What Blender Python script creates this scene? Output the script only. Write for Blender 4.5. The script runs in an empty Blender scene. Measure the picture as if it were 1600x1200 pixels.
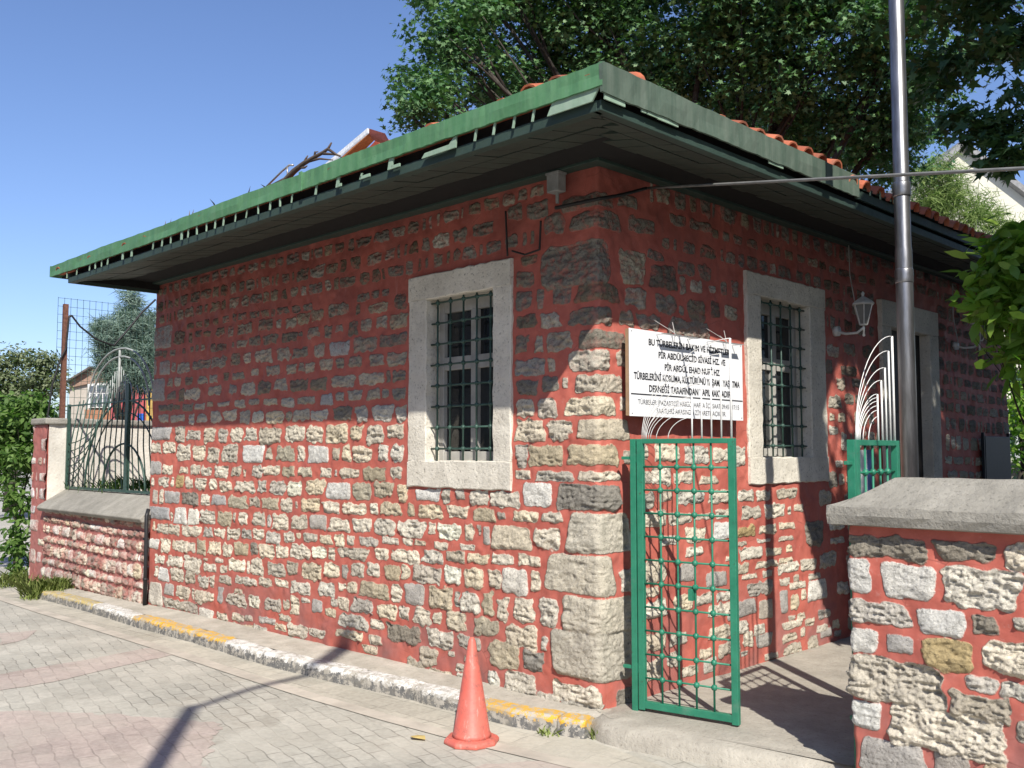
import bpy, math, random
import numpy as np
from mathutils import Vector, Matrix
random.seed(7); rng = np.random.default_rng(7)
S = bpy.context.scene
COL = S.collection
R = math.radians

# ---------------------------------------------------------------- camera, sky, sun, exposure
CAM = np.array([3.92866, -4.70635, 1.6])
PITCH, YAW, FPX = R(4.06), R(45.0), 1500.0
cd = bpy.data.cameras.new('camera'); cam = bpy.data.objects.new('camera', cd); COL.objects.link(cam)
cam.location = CAM; cam.rotation_euler = (R(90) + PITCH, 0, YAW)
cd.sensor_width = 36; cd.lens = 36 * FPX / 1600; cd.clip_start = .05; cd.clip_end = 2000
S.camera = cam
SUN_EL = R(42.0); SX, SY = .8177, -.5757            # horizontal direction towards the sun
w = bpy.data.worlds.new('World'); S.world = w; w.use_nodes = True
nt = w.node_tree; nt.nodes.clear()
sky = nt.nodes.new('ShaderNodeTexSky'); sky.sky_type = 'NISHITA'; sky.sun_disc = False
sky.sun_elevation = SUN_EL; sky.sun_rotation = math.atan2(SX, SY)
sky.air_density = 1.0; sky.dust_density = 0.6; sky.ozone_density = 3.0; sky.altitude = 50
bg = nt.nodes.new('ShaderNodeBackground'); bg.inputs[1].default_value = .102
wo = nt.nodes.new('ShaderNodeOutputWorld')
tint = nt.nodes.new('ShaderNodeMix'); tint.data_type = 'RGBA'; tint.blend_type = 'MULTIPLY'; tint.inputs[0].default_value = 1; tint.inputs[7].default_value = (.97, 1.0, 1.19, 1)
nt.links.new(sky.outputs[0], tint.inputs[6]); nt.links.new(tint.outputs[2], bg.inputs[0]); nt.links.new(bg.outputs[0], wo.inputs[0])
sl = bpy.data.lights.new('sun', 'SUN'); sl.energy = 5.0; sl.angle = R(.55); sl.color = (1, .945, .85)
so = bpy.data.objects.new('sun', sl); COL.objects.link(so)
d_ = Vector((SX * math.cos(SUN_EL), SY * math.cos(SUN_EL), math.sin(SUN_EL)))
so.rotation_euler = d_.to_track_quat('Z', 'Y').to_euler(); so.location = (20, -14, 20)
S.view_settings.view_transform = 'Standard'; S.view_settings.look = 'None'
S.view_settings.exposure = 0.45; S.view_settings.gamma = 1

# ---------------------------------------------------------------- measuring: rays through the calibrated camera
FW = np.array([-math.sin(YAW) * math.cos(PITCH), math.cos(YAW) * math.cos(PITCH), math.sin(PITCH)])
RT = np.array([math.cos(YAW), math.sin(YAW), 0.]); UP = np.cross(RT, FW)
def ray(px, py): return RT * (px - 800) / FPX + UP * (600 - py) / FPX + FW
def on(px, py, ax, v):
    d = ray(px, py); return CAM + d * ((v - CAM[ax]) / d[ax])
def far(px, py, D):
    d = ray(px, py); return CAM + d * D          # D = depth along the view

# ---------------------------------------------------------------- helpers
def tag(o, label=None, cat=None, group=None, kind=None):
    if label: o['label'] = label
    if cat: o['category'] = cat
    if group: o['group'] = group
    if kind: o['kind'] = kind
    return o
def empty(name, loc, label, cat, group=None, rz=0):
    o = bpy.data.objects.new(name, None); COL.objects.link(o); o.location = loc; o.rotation_euler.z = rz
    o.empty_display_size = .2
    return tag(o, label, cat, group)
def put(name, me, mat, parent=None, smooth=False):
    if mat: me.materials.append(mat)
    o = bpy.data.objects.new(name, me); COL.objects.link(o)
    if parent is not None:
        o.parent = parent
        # meshes are written in world space: take the parent's placement out again
        root = parent; M = Matrix.Identity(4)
        while root is not None:
            M = Matrix.LocRotScale(root.location, root.rotation_euler, root.scale) @ M; root = root.parent
        if parent.type != 'EMPTY' or M != Matrix.Identity(4):
            o.matrix_parent_inverse = Matrix.Identity(4)
            me.transform(M.inverted())
    if smooth: me.polygons.foreach_set('use_smooth', [True] * len(me.polygons))
    return o
class MB:
    def __init__(s): s.v = []; s.f = []
    def add(s, v, f):
        b = len(s.v); s.v += [tuple(map(float, p)) for p in v]; s.f += [tuple(b + i for i in q) for q in f]; return s
    def box(s, a, b, M=None):
        x0, y0, z0 = a; x1, y1, z1 = b
        v = [(x0,y0,z0),(x1,y0,z0),(x1,y1,z0),(x0,y1,z0),(x0,y0,z1),(x1,y0,z1),(x1,y1,z1),(x0,y1,z1)]
        if M is not None: v = [tuple(M @ Vector(p)) for p in v]
        return s.add(v, [(3,2,1,0),(4,5,6,7),(0,1,5,4),(1,2,6,5),(2,3,7,6),(3,0,4,7)])
    def hexa(s, v): return s.add(v, [(3,2,1,0),(4,5,6,7),(0,1,5,4),(1,2,6,5),(2,3,7,6),(3,0,4,7)])
    def tube(s, pts, r, n=8, cap=True):
        pts = [Vector(p) for p in pts]; k = len(pts)
        rs = r if isinstance(r, (list, tuple)) else [r] * k
        rings = []; ref = None
        for i, p in enumerate(pts):
            t = (pts[min(i + 1, k - 1)] - pts[max(i - 1, 0)]).normalized()
            if ref is None: ref = t.orthogonal().normalized()
            ref = (ref - t * ref.dot(t));
            if ref.length < 1e-6: ref = t.orthogonal()
            ref.normalize(); b = t.cross(ref)
            rings += [p + (ref * math.cos(2*math.pi*j/n) + b * math.sin(2*math.pi*j/n)) * rs[i] for j in range(n)]
        f = [(i*n+j, i*n+(j+1)%n, (i+1)*n+(j+1)%n, (i+1)*n+j) for i in range(k-1) for j in range(n)]
        if cap: f += [tuple(range(n))[::-1], tuple((k-1)*n + j for j in range(n))]
        return s.add(rings, f)
    def lathe(s, c, prof, n=16, phase=0):
        c = Vector(c); v = []
        for r, z in prof: v += [c + Vector((r*math.cos(2*math.pi*j/n+phase), r*math.sin(2*math.pi*j/n+phase), z)) for j in range(n)]
        k = len(prof)
        f = [(i*n+j, i*n+(j+1)%n, (i+1)*n+(j+1)%n, (i+1)*n+j) for i in range(k-1) for j in range(n)]
        f += [tuple(range(n))[::-1], tuple((k-1)*n + j for j in range(n))]
        return s.add(v, f)
    def ball(s, c, r, n=8, m=5):
        return s.lathe(c, [(max(r*math.sin(math.pi*i/m), .0005), -r*math.cos(math.pi*i/m)) for i in range(m+1)], n)
    def prism(s, poly, off):
        n = len(poly); v = [Vector(p) for p in poly] + [Vector(p) + Vector(off) for p in poly]
        return s.add(v, [tuple(range(n))[::-1], tuple(range(n, 2*n))] + [(i, (i+1)%n, n+(i+1)%n, n+i) for i in range(n)])
    def me(s, name='mesh'):
        m = bpy.data.meshes.new(name); m.from_pydata(s.v, [], s.f); m.update(); return m
    def build(s, name, mat, parent=None, smooth=False, bevel=0):
        o = put(name, s.me(name), mat, parent, smooth)
        if bevel:
            b = o.modifiers.new('bevel', 'BEVEL'); b.width = bevel; b.segments = 2; b.limit_method = 'ANGLE'
        return o
def fast_mesh(name, V, n):                       # V: (faces*n, 3); every face has its own n vertices
    V = np.asarray(V, np.float32).reshape(-1, 3); k = len(V) // n
    m = bpy.data.meshes.new(name); m.vertices.add(len(V)); m.vertices.foreach_set('co', V.ravel())
    m.loops.add(len(V)); m.loops.foreach_set('vertex_index', np.arange(len(V), dtype=np.int32))
    m.polygons.add(k); m.polygons.foreach_set('loop_start', np.arange(k, dtype=np.int32) * n)
    m.update(calc_edges=True); return m

# ---------------------------------------------------------------- materials
class NT:
    def __init__(s, name):
        s.m = bpy.data.materials.new(name); s.m.use_nodes = True; s.t = s.m.node_tree; s.t.nodes.clear()
        s.out = s.n('ShaderNodeOutputMaterial'); s.b = s.n('ShaderNodeBsdfPrincipled'); s.l(s.b.outputs[0], s.out.inputs[0])
        s.tc = s.n('ShaderNodeTexCoord')
    def n(s, t): return s.t.nodes.new(t)
    def l(s, a, b): s.t.links.new(a, b)
    def val(s, sock, v):
        if hasattr(v, 'is_output'): s.l(v, sock)
        else:
            if isinstance(v, (tuple, list)) and len(v) == 3 and sock.type == 'RGBA': v = (*v, 1)
            sock.default_value = v
    def noise(s, scale, detail=4, rough=.55, vec=None, dist=0):
        q = s.n('ShaderNodeTexNoise'); q.inputs['Scale'].default_value = scale; q.inputs['Detail'].default_value = detail
        q.inputs['Roughness'].default_value = rough; q.inputs['Distortion'].default_value = dist
        s.l(vec if vec else s.tc.outputs['Object'], q.inputs['Vector']); return q.outputs[0]
    def vor(s, scale, feat='F1', vec=None):
        q = s.n('ShaderNodeTexVoronoi'); q.feature = feat; q.inputs['Scale'].default_value = scale
        s.l(vec if vec else s.tc.outputs['Object'], q.inputs['Vector']); return q
    def ramp(s, f, stops):
        q = s.n('ShaderNodeValToRGB'); s.l(f, q.inputs[0]); e = q.color_ramp.elements
        while len(e) < len(stops): e.new(.5)
        for el, (p, c) in zip(e, stops):
            el.position = p; el.color = (c, c, c, 1) if isinstance(c, (int, float)) else (*c, 1)
        return q.outputs[0]
    def mix(s, f, a, b, mode='MIX'):
        q = s.n('ShaderNodeMix'); q.data_type = 'RGBA'; q.blend_type = mode; q.clamp_factor = True
        s.val(q.inputs[0], f); s.val(q.inputs[6], a); s.val(q.inputs[7], b); return q.outputs[2]
    def math(s, op, a, b=0., c=0.):
        q = s.n('ShaderNodeMath'); q.operation = op; s.val(q.inputs[0], a); s.val(q.inputs[1], b); s.val(q.inputs[2], c); return q.outputs[0]
    def attr(s, name):
        q = s.n('ShaderNodeAttribute'); q.attribute_name = name; return q
    def xyz(s, v=None):
        q = s.n('ShaderNodeSeparateXYZ'); s.l(v if v else s.tc.outputs['Object'], q.inputs[0]); return q.outputs
    def map(s, scale=(1,1,1), rot=(0,0,0), loc=(0,0,0)):
        q = s.n('ShaderNodeMapping'); q.inputs[1].default_value = loc; q.inputs[2].default_value = rot; q.inputs[3].default_value = scale
        s.l(s.tc.outputs['Object'], q.inputs[0]); return q.outputs[0]
    def bump(s, h, strength=.5, dist=.01, prev=None):
        q = s.n('ShaderNodeBump'); q.inputs['Strength'].default_value = strength; q.inputs['Distance'].default_value = dist
        s.l(h, q.inputs['Height'])
        if prev: s.l(prev, q.inputs['Normal'])
        return q.outputs[0]
    def fin(s, col, rough=.8, normal=None, metal=0, spec=.3):
        s.val(s.b.inputs['Base Color'], col); s.val(s.b.inputs['Roughness'], rough); s.val(s.b.inputs['Metallic'], metal)
        s.b.inputs['Specular IOR Level'].default_value = spec
        if normal: s.l(normal, s.b.inputs['Normal'])
        return s.m
def simple(name, col, rough=.7, var=.25, scale=12, metal=0, bump=.15, spec=.3):
    t = NT(name); n = t.noise(scale, 5, .6)
    lo = tuple(c * (1 - var) for c in col); hi = tuple(min(1, c * (1 + var)) for c in col)
    return t.fin(t.ramp(n, [(.3, lo), (.7, hi)]), rough, t.bump(t.noise(scale * 6, 4), bump, .004), metal, spec)
def leafmat(name, a, b, gloss=.45, trans=.35, spec=.4):
    t = NT(name); g = t.n('ShaderNodeNewGeometry')
    col = t.ramp(g.outputs['Random Per Island'], [(0, a), (.6, tuple((x + y) / 2 for x, y in zip(a, b))), (1, b)])
    t.fin(col, gloss, None, 0, spec)
    tr = t.n('ShaderNodeBsdfTranslucent'); t.l(t.mix(1.0, col, (.75, 1.25, .45), 'MULTIPLY'), tr.inputs[0])
    mx = t.n('ShaderNodeMixShader'); mx.inputs[0].default_value = trans
    t.l(t.b.outputs[0], mx.inputs[1]); t.l(tr.outputs[0], mx.inputs[2]); t.l(mx.outputs[0], t.out.inputs[0]); return t.m

RED = (.45, .112, .084)
def m_masonry(name, red=RED, paint=0.):
    t = NT(name); sd = t.attr('sd').outputs['Fac']; col = t.attr('stone').outputs['Color']; P = t.tc.outputs['Object']
    warp = t.math('ADD', t.math('MULTIPLY', t.math('SUBTRACT', t.noise(45, 4, .6), .5), .018), t.math('MULTIPLY', t.math('SUBTRACT', t.noise(5, 3, .6), .5), .022))
    m = t.ramp(t.math('ADD', t.math('MULTIPLY', t.math('ADD', sd, warp), 40), .5), [(.36, 0.), (.62, 1.)])
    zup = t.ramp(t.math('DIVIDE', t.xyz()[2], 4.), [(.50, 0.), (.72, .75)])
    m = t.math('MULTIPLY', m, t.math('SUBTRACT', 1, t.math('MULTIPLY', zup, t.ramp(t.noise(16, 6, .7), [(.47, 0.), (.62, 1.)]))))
    if paint:                                     # paint slopped over the stones
        pm = t.ramp(t.noise(9, 5, .65), [(.40, 0.), (.60, 1.)]); m = t.math('MULTIPLY', m, t.math('SUBTRACT', 1, t.math('MULTIPLY', pm, paint)))
    pits = t.ramp(t.noise(58, 6, .75, None, .6), [(.33, .25), (.42, .80), (.50, 1.0), (.75, 1.12)])
    blot = t.ramp(t.noise(14, 4, .6), [(.3, .80), (.62, 1.08)])
    sc = t.mix(1., t.mix(1., col, pits, 'MULTIPLY'), blot, 'MULTIPLY')
    z = t.xyz()[2]
    dirt = t.math('MULTIPLY', t.ramp(z, [(.05, 1.), (.75, 0.)]), t.ramp(t.noise(2.2, 4), [(.42, 0.), (.64, 1.)]))
    rr = t.mix(t.ramp(t.noise(5, 6, .7), [(.3, 0.), (.75, 1.)]), tuple(c * .78 for c in red), (red[0] * 1.18, red[1] * 1.4, red[2] * 1.4))
    rr = t.mix(t.ramp(t.noise(28, 5, .7), [(.60, 0.), (.78, .55)]), rr, (.50, .27, .24))
    rr = t.mix(t.ramp(t.noise(1.6, 5, .6), [(.5, 0.), (.72, .45)]), rr, (.30, .085, .075))
    rr = t.mix(t.math('MULTIPLY', dirt, .75), rr, (.24, .13, .125))
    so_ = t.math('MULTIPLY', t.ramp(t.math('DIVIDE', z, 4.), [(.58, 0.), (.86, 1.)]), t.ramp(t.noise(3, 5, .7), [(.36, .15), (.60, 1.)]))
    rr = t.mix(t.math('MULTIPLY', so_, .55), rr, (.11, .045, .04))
    drip = t.ramp(t.noise(1, 6, .7, t.map((9, 9, .9))), [(.60, 0.), (.74, .45)]); rr = t.mix(drip, rr, (.24, .10, .085))
    rr = t.mix(t.ramp(t.noise(1, 6, .7, t.map((7, 7, .7), (0, 0, 0), (5, 3, 1))), [(.62, 0.), (.76, .35)]), rr, (.56, .32, .28))
    ck = t.vor(5.5, 'DISTANCE_TO_EDGE').outputs['Distance']; rr = t.mix(t.math('MULTIPLY', t.ramp(ck, [(.0, 1.), (.022, 0.)]), t.ramp(t.noise(2.5, 3), [(.55, 0.), (.65, .6)])), rr, (.13, .04, .035))
    sc = t.mix(t.math('MULTIPLY', dirt, .4), sc, (.22, .18, .16))
    nb = t.bump(t.math('MULTIPLY', t.noise(60, 6, .75), m), .9, .016)
    nb = t.bump(t.noise(22, 5, .6), .35, .008, nb)
    return t.fin(t.mix(m, rr, sc), t.ramp(m, [(0, .62), (1, .92)]), nb, 0, .22)

def m_stone(name, a, b, pit=.5, scale=1):
    t = NT(name); n = t.noise(6 * scale, 6, .65)
    c = t.ramp(n, [(.3, a), (.7, b)])
    vo = t.noise(48 * scale, 4, .75)
    pm = t.ramp(vo, [(.30, 1 - pit), (.42, 1.), (.8, 1.04)])
    c = t.mix(1, c, pm, 'MULTIPLY')
    c = t.mix(1, c, t.ramp(t.noise(1.3 * scale, 5, .6), [(.35, .78), (.6, 1.)]), 'MULTIPLY')
    return t.fin(c, .9, t.bump(t.math('ADD', vo, t.noise(14 * scale, 5, .6)), .7, .012), 0, .2)
M_wall = m_masonry('painted_masonry')
M_rubble = m_masonry('rubble_masonry', (.36, .12, .105), .75)
M_frame = m_stone('window_stone', (.60, .56, .48), (.74, .70, .61), .7)
M_cope = m_stone('coping_stone', (.25, .238, .208), (.37, .352, .31), .45)
M_step = m_stone('step_concrete', (.33, .305, .26), (.45, .42, .36), .35)
M_plaster = m_stone('white_plaster', (.60, .56, .49), (.72, .69, .62), .15, .7)
M_pave = m_stone('pavement_concrete', (.40, .37, .31), (.55, .51, .44), .3)

def m_green(name, col, worn, amt):
    t = NT(name); n = t.noise(3, 6, .7); st = t.noise(1, 6, .7, t.map((14, 14, 1.2)))
    c = t.ramp(n, [(.3, tuple(x * .78 for x in col)), (.7, tuple(x * 1.12 for x in col))])
    c = t.mix(t.ramp(st, [(.50 - amt * .12, 0.), (.78, min(.75, .25 + amt * .5))]), c, worn)
    c = t.mix(t.ramp(t.noise(30, 6, .75), [(.66, 0.), (.72, .8)]), c, (.05, .045, .035))
    return t.fin(c, .55, t.bump(t.noise(5, 3), .35, .03, t.bump(t.noise(50, 4), .15, .004)), 0, .3)
M_fascia = m_green('fascia_paint', (.080, .205, .098), (.17, .30, .18), .55)
M_fasciaB = m_green('fascia_paint_worn', (.075, .11, .085), (.17, .20, .165), .8)
M_board = m_green('board_paint', (.25, .36, .27), (.36, .42, .36), .5)
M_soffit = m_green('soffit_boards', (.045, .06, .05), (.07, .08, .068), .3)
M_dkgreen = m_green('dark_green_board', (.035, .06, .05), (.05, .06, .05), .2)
M_black = simple('dark_cavity', (.012, .012, .012), .9)
t = NT('gate_green'); c = t.ramp(t.noise(9, 5, .6), [(.3, (.017, .15, .09)), (.7, (.028, .20, .12))])
c = t.mix(t.ramp(t.noise(34, 6, .8), [(.60, 0.), (.68, .85)]), c, (.05, .045, .03)); c = t.mix(t.ramp(t.noise(5, 6, .7), [(.58, 0.), (.75, .4)]), c, (.16, .24, .19))
M_gate = t.fin(c, t.ramp(t.noise(20, 4), [(.3, .32), (.7, .6)]), t.bump(t.noise(60, 4), .4, .003), 0, .45)
M_grille = simple('grille_green', (.035, .075, .06), .45, .35, 30, 0, .3, .4)
M_white = simple('white_paint', (.72, .72, .70), .45, .08, 20, 0, .1)
M_lamp = simple('lamp_white', (.60, .60, .58), .5, .15, 20)
M_wood = simple('window_wood', (.38, .37, .34), .6, .2, 8)
M_glass = None
t = NT('dark_glass'); M_glass = t.fin(t.ramp(t.noise(2.5, 2), [(.4, (.012, .014, .016)), (.65, (.03, .034, .036))]), .08, None, 0, .6)
M_lglass = simple('lantern_glass', (.20, .20, .19), .15, .1)
t = NT('galvanised'); M_galv = t.fin(t.ramp(t.noise(7, 5, .6, t.map((6, 6, .8))), [(.3, (.15, .15, .155)), (.7, (.30, .30, .31))]), .36, t.bump(t.noise(40, 3), .1, .003), .85, .5)
M_pvc = simple('black_pipe', (.02, .02, .022), .45)
M_cable = simple('cable_black', (.018, .018, .018), .55)
M_cablew = simple('cable_grey', (.35, .34, .33), .5)
M_box = simple('grey_plastic', (.24, .245, .24), .5)
M_rust = simple('rusty_steel', (.14, .065, .045), .8, .4, 30)
M_bark = simple('bark', (.05, .043, .035), .9, .5, 14, 0, .9)
M_twig = simple('dead_twig', (.10, .075, .06), .9, .3)
M_signw = simple('sign_white', (.74, .75, .77), .35, .03, 6, 0, .03)
M_ink = simple('sign_ink', (.02, .02, .024), .5, .1)
M_plywood = simple('plywood', (.30, .20, .12), .8, .2)
M_alu = simple('aluminium', (.45, .45, .45), .4, .2, 20, .6)
M_dark = simple('dark_wood', (.022, .02, .02), .6, .3)
M_panelblue = simple('info_panel_blue', (.015, .022, .03), .5, .2, 3)
t = NT('roof_tile'); g = t.n('ShaderNodeNewGeometry')
M_tile = t.fin(t.mix(t.ramp(t.noise(9, 6, .7), [(.45, 0.), (.7, .7)]), t.ramp(g.outputs['Random Per Island'], [(0, (.30, .085, .045)), (.5, (.46, .13, .065)), (1, (.52, .18, .10))]), (.16, .09, .065)), .8, t.bump(t.noise(50, 4), .3, .005))
t = NT('cone_plastic'); sc = t.noise(1, 6, .75, t.map((25, 25, 7)))
c = t.ramp(t.noise(4, 5, .6), [(.3, (.50, .105, .08)), (.7, (.60, .16, .12))])
c = t.mix(t.ramp(sc, [(.58, 0.), (.68, .6)]), c, (.56, .34, .30)); c = t.mix(t.ramp(t.noise(17, 6, .8), [(.50, 0.), (.66, .8)]), c, (.24, .09, .075))
M_cone = t.fin(c, .5, t.bump(t.noise(20, 4), .2, .006), 0, .4)

# paving: staggered blocks with dark joints, worn and dusty
def m_paver(name, tones, ang, bw=.2, bh=.1, joint=(.085, .08, .07), soft=.62, off=.5):
    t = NT(name)
    vec0 = t.map((1, 1, 1), (0, 0, ang))
    wn = t.n('ShaderNodeTexNoise'); wn.inputs['Scale'].default_value = 2.2; t.l(vec0, wn.inputs['Vector'])
    vm = t.n('ShaderNodeVectorMath'); vm.operation = 'MULTIPLY_ADD'; t.l(wn.outputs[1], vm.inputs[0]); vm.inputs[1].default_value = (.05, .05, 0); t.l(vec0, vm.inputs[2])
    # zigzag edges of the interlocking blocks
    sx = t.xyz(vm.outputs[0]); zig = t.math('MULTIPLY', t.math('SINE', t.math('MULTIPLY', sx[0], 2 * math.pi / bw)), .004)
    cb = t.n('ShaderNodeCombineXYZ'); t.l(sx[0], cb.inputs[0]); t.l(t.math('ADD', sx[1], zig), cb.inputs[1])
    b = t.n('ShaderNodeTexBrick'); t.l(cb.outputs[0], b.inputs[0]); b.inputs['Scale'].default_value = 1
    b.inputs['Brick Width'].default_value = bw; b.inputs['Row Height'].default_value = bh; b.inputs['Mortar Size'].default_value = .006
    b.inputs['Mortar Smooth'].default_value = .4; b.offset = off; b.inputs['Bias'].default_value = 0
    b.inputs[1].default_value = (0, 0, 0, 1); b.inputs[2].default_value = (1, 1, 1, 1); b.inputs[3].default_value = (.5, .5, .5, 1)
    c = t.ramp(b.outputs[0], [(0, tones[0]), (.5, tones[1]), (1, tones[2])])
    c = t.mix(1, c, t.ramp(t.noise(30, 6, .7), [(.3, .80), (.7, 1.1)]), 'MULTIPLY')
    c = t.mix(1, c, t.ramp(t.noise(.9, 5, .65), [(.35, .80), (.65, 1.06)]), 'MULTIPLY')
    jm = t.math('MULTIPLY', b.outputs[1], t.ramp(t.noise(3.2, 4, .7), [(.44, .06), (.60, 1.)]))
    c = t.mix(t.math('MULTIPLY', jm, soft), c, joint)
    c = t.mix(t.ramp(t.noise(.55, 6, .7), [(.45, 0.), (.7, .6)]), c, (.47, .44, .375)); c = t.mix(t.ramp(t.noise(7, 6, .8), [(.58, 0.), (.70, .45)]), c, (.27, .25, .215))
    dm = t.ramp(t.noise(1.7, 5, .7), [(.56, 0.), (.70, 1.)]); c = t.mix(t.math('MULTIPLY', dm, .35), c, (.22, .19, .15))
    h = t.math('SUBTRACT', t.math('MULTIPLY', t.noise(40, 4), .25), b.outputs[1])
    return t.fin(c, .85, t.bump(h, .35, .006), 0, .2)
M_road = m_paver('grey_pavers', ((.40, .385, .335), (.44, .425, .37), (.49, .47, .41)), R(12))
M_pink = m_paver('pink_pavers', ((.41, .345, .31), (.45, .375, .335), (.48, .405, .36)), R(12), soft=.35)
M_gut = m_paver('gutter_pavers', ((.42, .395, .33), (.47, .44, .37), (.52, .485, .405)), R(88), .22, .17, soft=.55, off=.0)
M_line = simple('pink_concrete', (.44, .40, .34), .9, .22, 4, 0, .7)

L_plane = leafmat('plane_leaves', (.036, .100, .038), (.16, .27, .11), .5, .25, .3)
L_dark = leafmat('dark_leaves', (.035, .090, .034), (.12, .21, .08), .5, .22, .3)
L_bush = leafmat('laurel_leaves', (.12, .23, .03), (.30, .44, .08), .3, .45, .5)
L_left = leafmat('hedge_leaves', (.065, .13, .03), (.165, .26, .07), .5, .4, .3)
L_olive = leafmat('grey_green_leaves', (.11, .14, .07), (.22, .25, .14), .6, .3, .3)
L_cedar = leafmat('cedar_needles', (.10, .16, .13), (.26, .34, .29), .7, .2, .2)
L_pine = leafmat('pine_needles', (.11, .17, .045), (.26, .33, .11), .6, .3, .2)
L_grass = leafmat('grass_blades', (.20, .26, .07), (.36, .40, .15), .6, .3, .2)

# ---------------------------------------------------------------- ground
def gz(x):                                       # the street falls gently away to the left
    x = max(min(x, 0), -13.); return -.0012 * x * x
def ground_at(px, py, dz=-.11):
    z = dz
    for _ in range(25): p = on(px, py, 2, z); z = dz + gz(p[0])
    return p
xs = [-400, -150, -60, -30, -20, -16] + list(np.arange(-13, 6.01, .5)) + [10, 20, 60, 400]
ys = [-400, -60, -20, -12, -8, -6, -5, -4, -3, -2, -1, 0, 1, 2, 4, 8, 15, 30, 100, 400]
g = MB(); g.v = [(x, y, -.11 + gz(x)) for y in ys for x in xs]; nx = len(xs)
g.f = [(j*nx+i, j*nx+i+1, (j+1)*nx+i+1, (j+1)*nx+i) for j in range(len(ys)-1) for i in range(nx-1)]
tag(g.build('street', M_road), kind='structure')
def sheet(name, poly, mat, lift, cell=.5):
    # polygon cut into strips across x so that it follows the falling street
    import bmesh
    bm = bmesh.new(); vs = [bm.verts.new((p[0], p[1], 0)) for p in poly]; bm.faces.new(vs)
    x0 = min(p[0] for p in poly); x1 = max(p[0] for p in poly); x = math.ceil(x0 / cell) * cell
    while x < x1:
        bmesh.ops.bisect_plane(bm, geom=bm.verts[:] + bm.edges[:] + bm.faces[:], plane_co=(x, 0, 0), plane_no=(1, 0, 0)); x += cell
    for v in bm.verts: v.co.z = -.11 + gz(v.co.x) + lift
    bmesh.ops.recalc_face_normals(bm, faces=bm.faces[:])
    for f in bm.faces:
        if f.normal.z < 0: f.normal_flip()
    me = bpy.data.meshes.new(name); bm.to_mesh(me); bm.free(); return tag(put(name, me, mat), kind='structure')
KB = [(55, 935), (120, 952), (165, 966), (215, 982), (300, 1005), (410, 1040), (515, 1066), (610, 1087), (700, 1111), (800, 1137), (912, 1157)]
kb = [ground_at(*p)[:2] for p in KB]            # foot of the kerb
kb = [np.array(p) for p in kb]
def offset(path, d):
    out = []
    for i, p in enumerate(path):
        a = path[max(i-1, 0)]; b = path[min(i+1, len(path)-1)]; t = (b - a) / np.linalg.norm(b - a)
        out.append(p + np.array([t[1], -t[0]]) * d)     # to the street side
    return out
rnd = lambda a: random.uniform(-a, a)
ext = [kb[0] + (kb[0] - kb[1]) * 3] + kb + [np.array([1.2, -.42]), np.array([2.6, -.30]), np.array([6.0, -.15])]
GLP = [ground_at(*p)[:2] for p in [(-300, 873), (0, 932), (72, 955), (180, 987), (281, 1018), (406, 1058), (500, 1087), (620, 1121), (760, 1158), (900, 1190), (1100, 1232), (1500, 1310)]]
o0 = offset(ext, -.02); o1 = offset(GLP, .0); o2 = offset(GLP, .12)
sheet('gutter_paving', o0 + o1[::-1], M_gut, .004)
sheet('gutter_line', o1 + o2[::-1], M_line, .006)
def zz(pts, amp=.05, n=14):
    out = []
    for i in range(len(pts)):
        a, b = np.array(pts[i]), np.array(pts[(i+1) % len(pts)])
        for k in range(n):
            q = a + (b - a) * k / n; out.append((q[0] + rnd(amp), q[1] + rnd(amp)))
    return out
P1 = [ground_at(*p)[:2] for p in [(-250, 1112), (60, 1112), (185, 1117), (345, 1131), (330, 1165), (318, 1215), (310, 1300), (-250, 1300)]]
P2 = [ground_at(*p)[:2] for p in [(-250, 1082), (0, 1054), (120, 1034), (230, 1013), (300, 1018), (215, 1035), (100, 1062), (0, 1080), (-250, 1108)]]
sheet('pink_paving', zz(P1, .03), M_pink, .003)
sheet('pink_paving', zz(P2, .02, 5), M_pink, .003)
P3 = [ground_at(*p)[:2] for p in [(0, 990), (60, 985), (30, 1003), (0, 1008)]]
sheet('pink_paving', zz(P3, .02, 4), M_pink, .003)
P4 = [ground_at(*p)[:2] for p in [(700, 1215), (760, 1196), (860, 1188), (960, 1192), (1060, 1215)]]
sheet('pink_paving', zz(P4, .02, 4), M_pink, .003)

# kerb of painted stones
t = NT('kerb_paint'); kc = t.attr('stone').outputs['Color']; zz_ = t.attr('sd').outputs['Fac']
chip = t.noise(13, 6, .75); base = t.ramp(t.noise(30, 4), [(.3, (.10, .10, .10)), (.7, (.17, .17, .165))])
conc = t.ramp(t.noise(20, 4), [(.3, (.33, .31, .27)), (.7, (.45, .42, .37))])
up_ = t.ramp(t.math('ADD', zz_, t.math('MULTIPLY', t.math('SUBTRACT', chip, .5), 1.7)), [(.70, 0.), (.73, 1.)])
c = t.mix(up_, base, kc)
c = t.mix(t.ramp(t.noise(19, 6, .8), [(.50, 0.), (.54, 1.)]), c, conc)
c = t.mix(t.ramp(t.noise(6, 6, .75), [(.48, 0.), (.66, .6)]), c, (.30, .275, .23))
M_kerb = t.fin(c, .75, t.bump(t.noise(30, 5), .4, .006), 0, .25)
K = MB(); kcol = []; ksd = []
W_, Y_ = (.66, .65, .62), (.62, .36, .045)
def kerb_colour(px):
    if px < 57: return (.45, .43, .4)
    if px < 128: return (.46, .36, .14)
    if px < 222: return W_
    if px < 372: return Y_
    if px < 698: return W_
    if px < 838: return Y_
    if px < 870: return W_
    return Y_
L = [0.]
for a, b in zip(kb[:-1], kb[1:]): L.append(L[-1] + np.linalg.norm(b - a))
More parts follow.
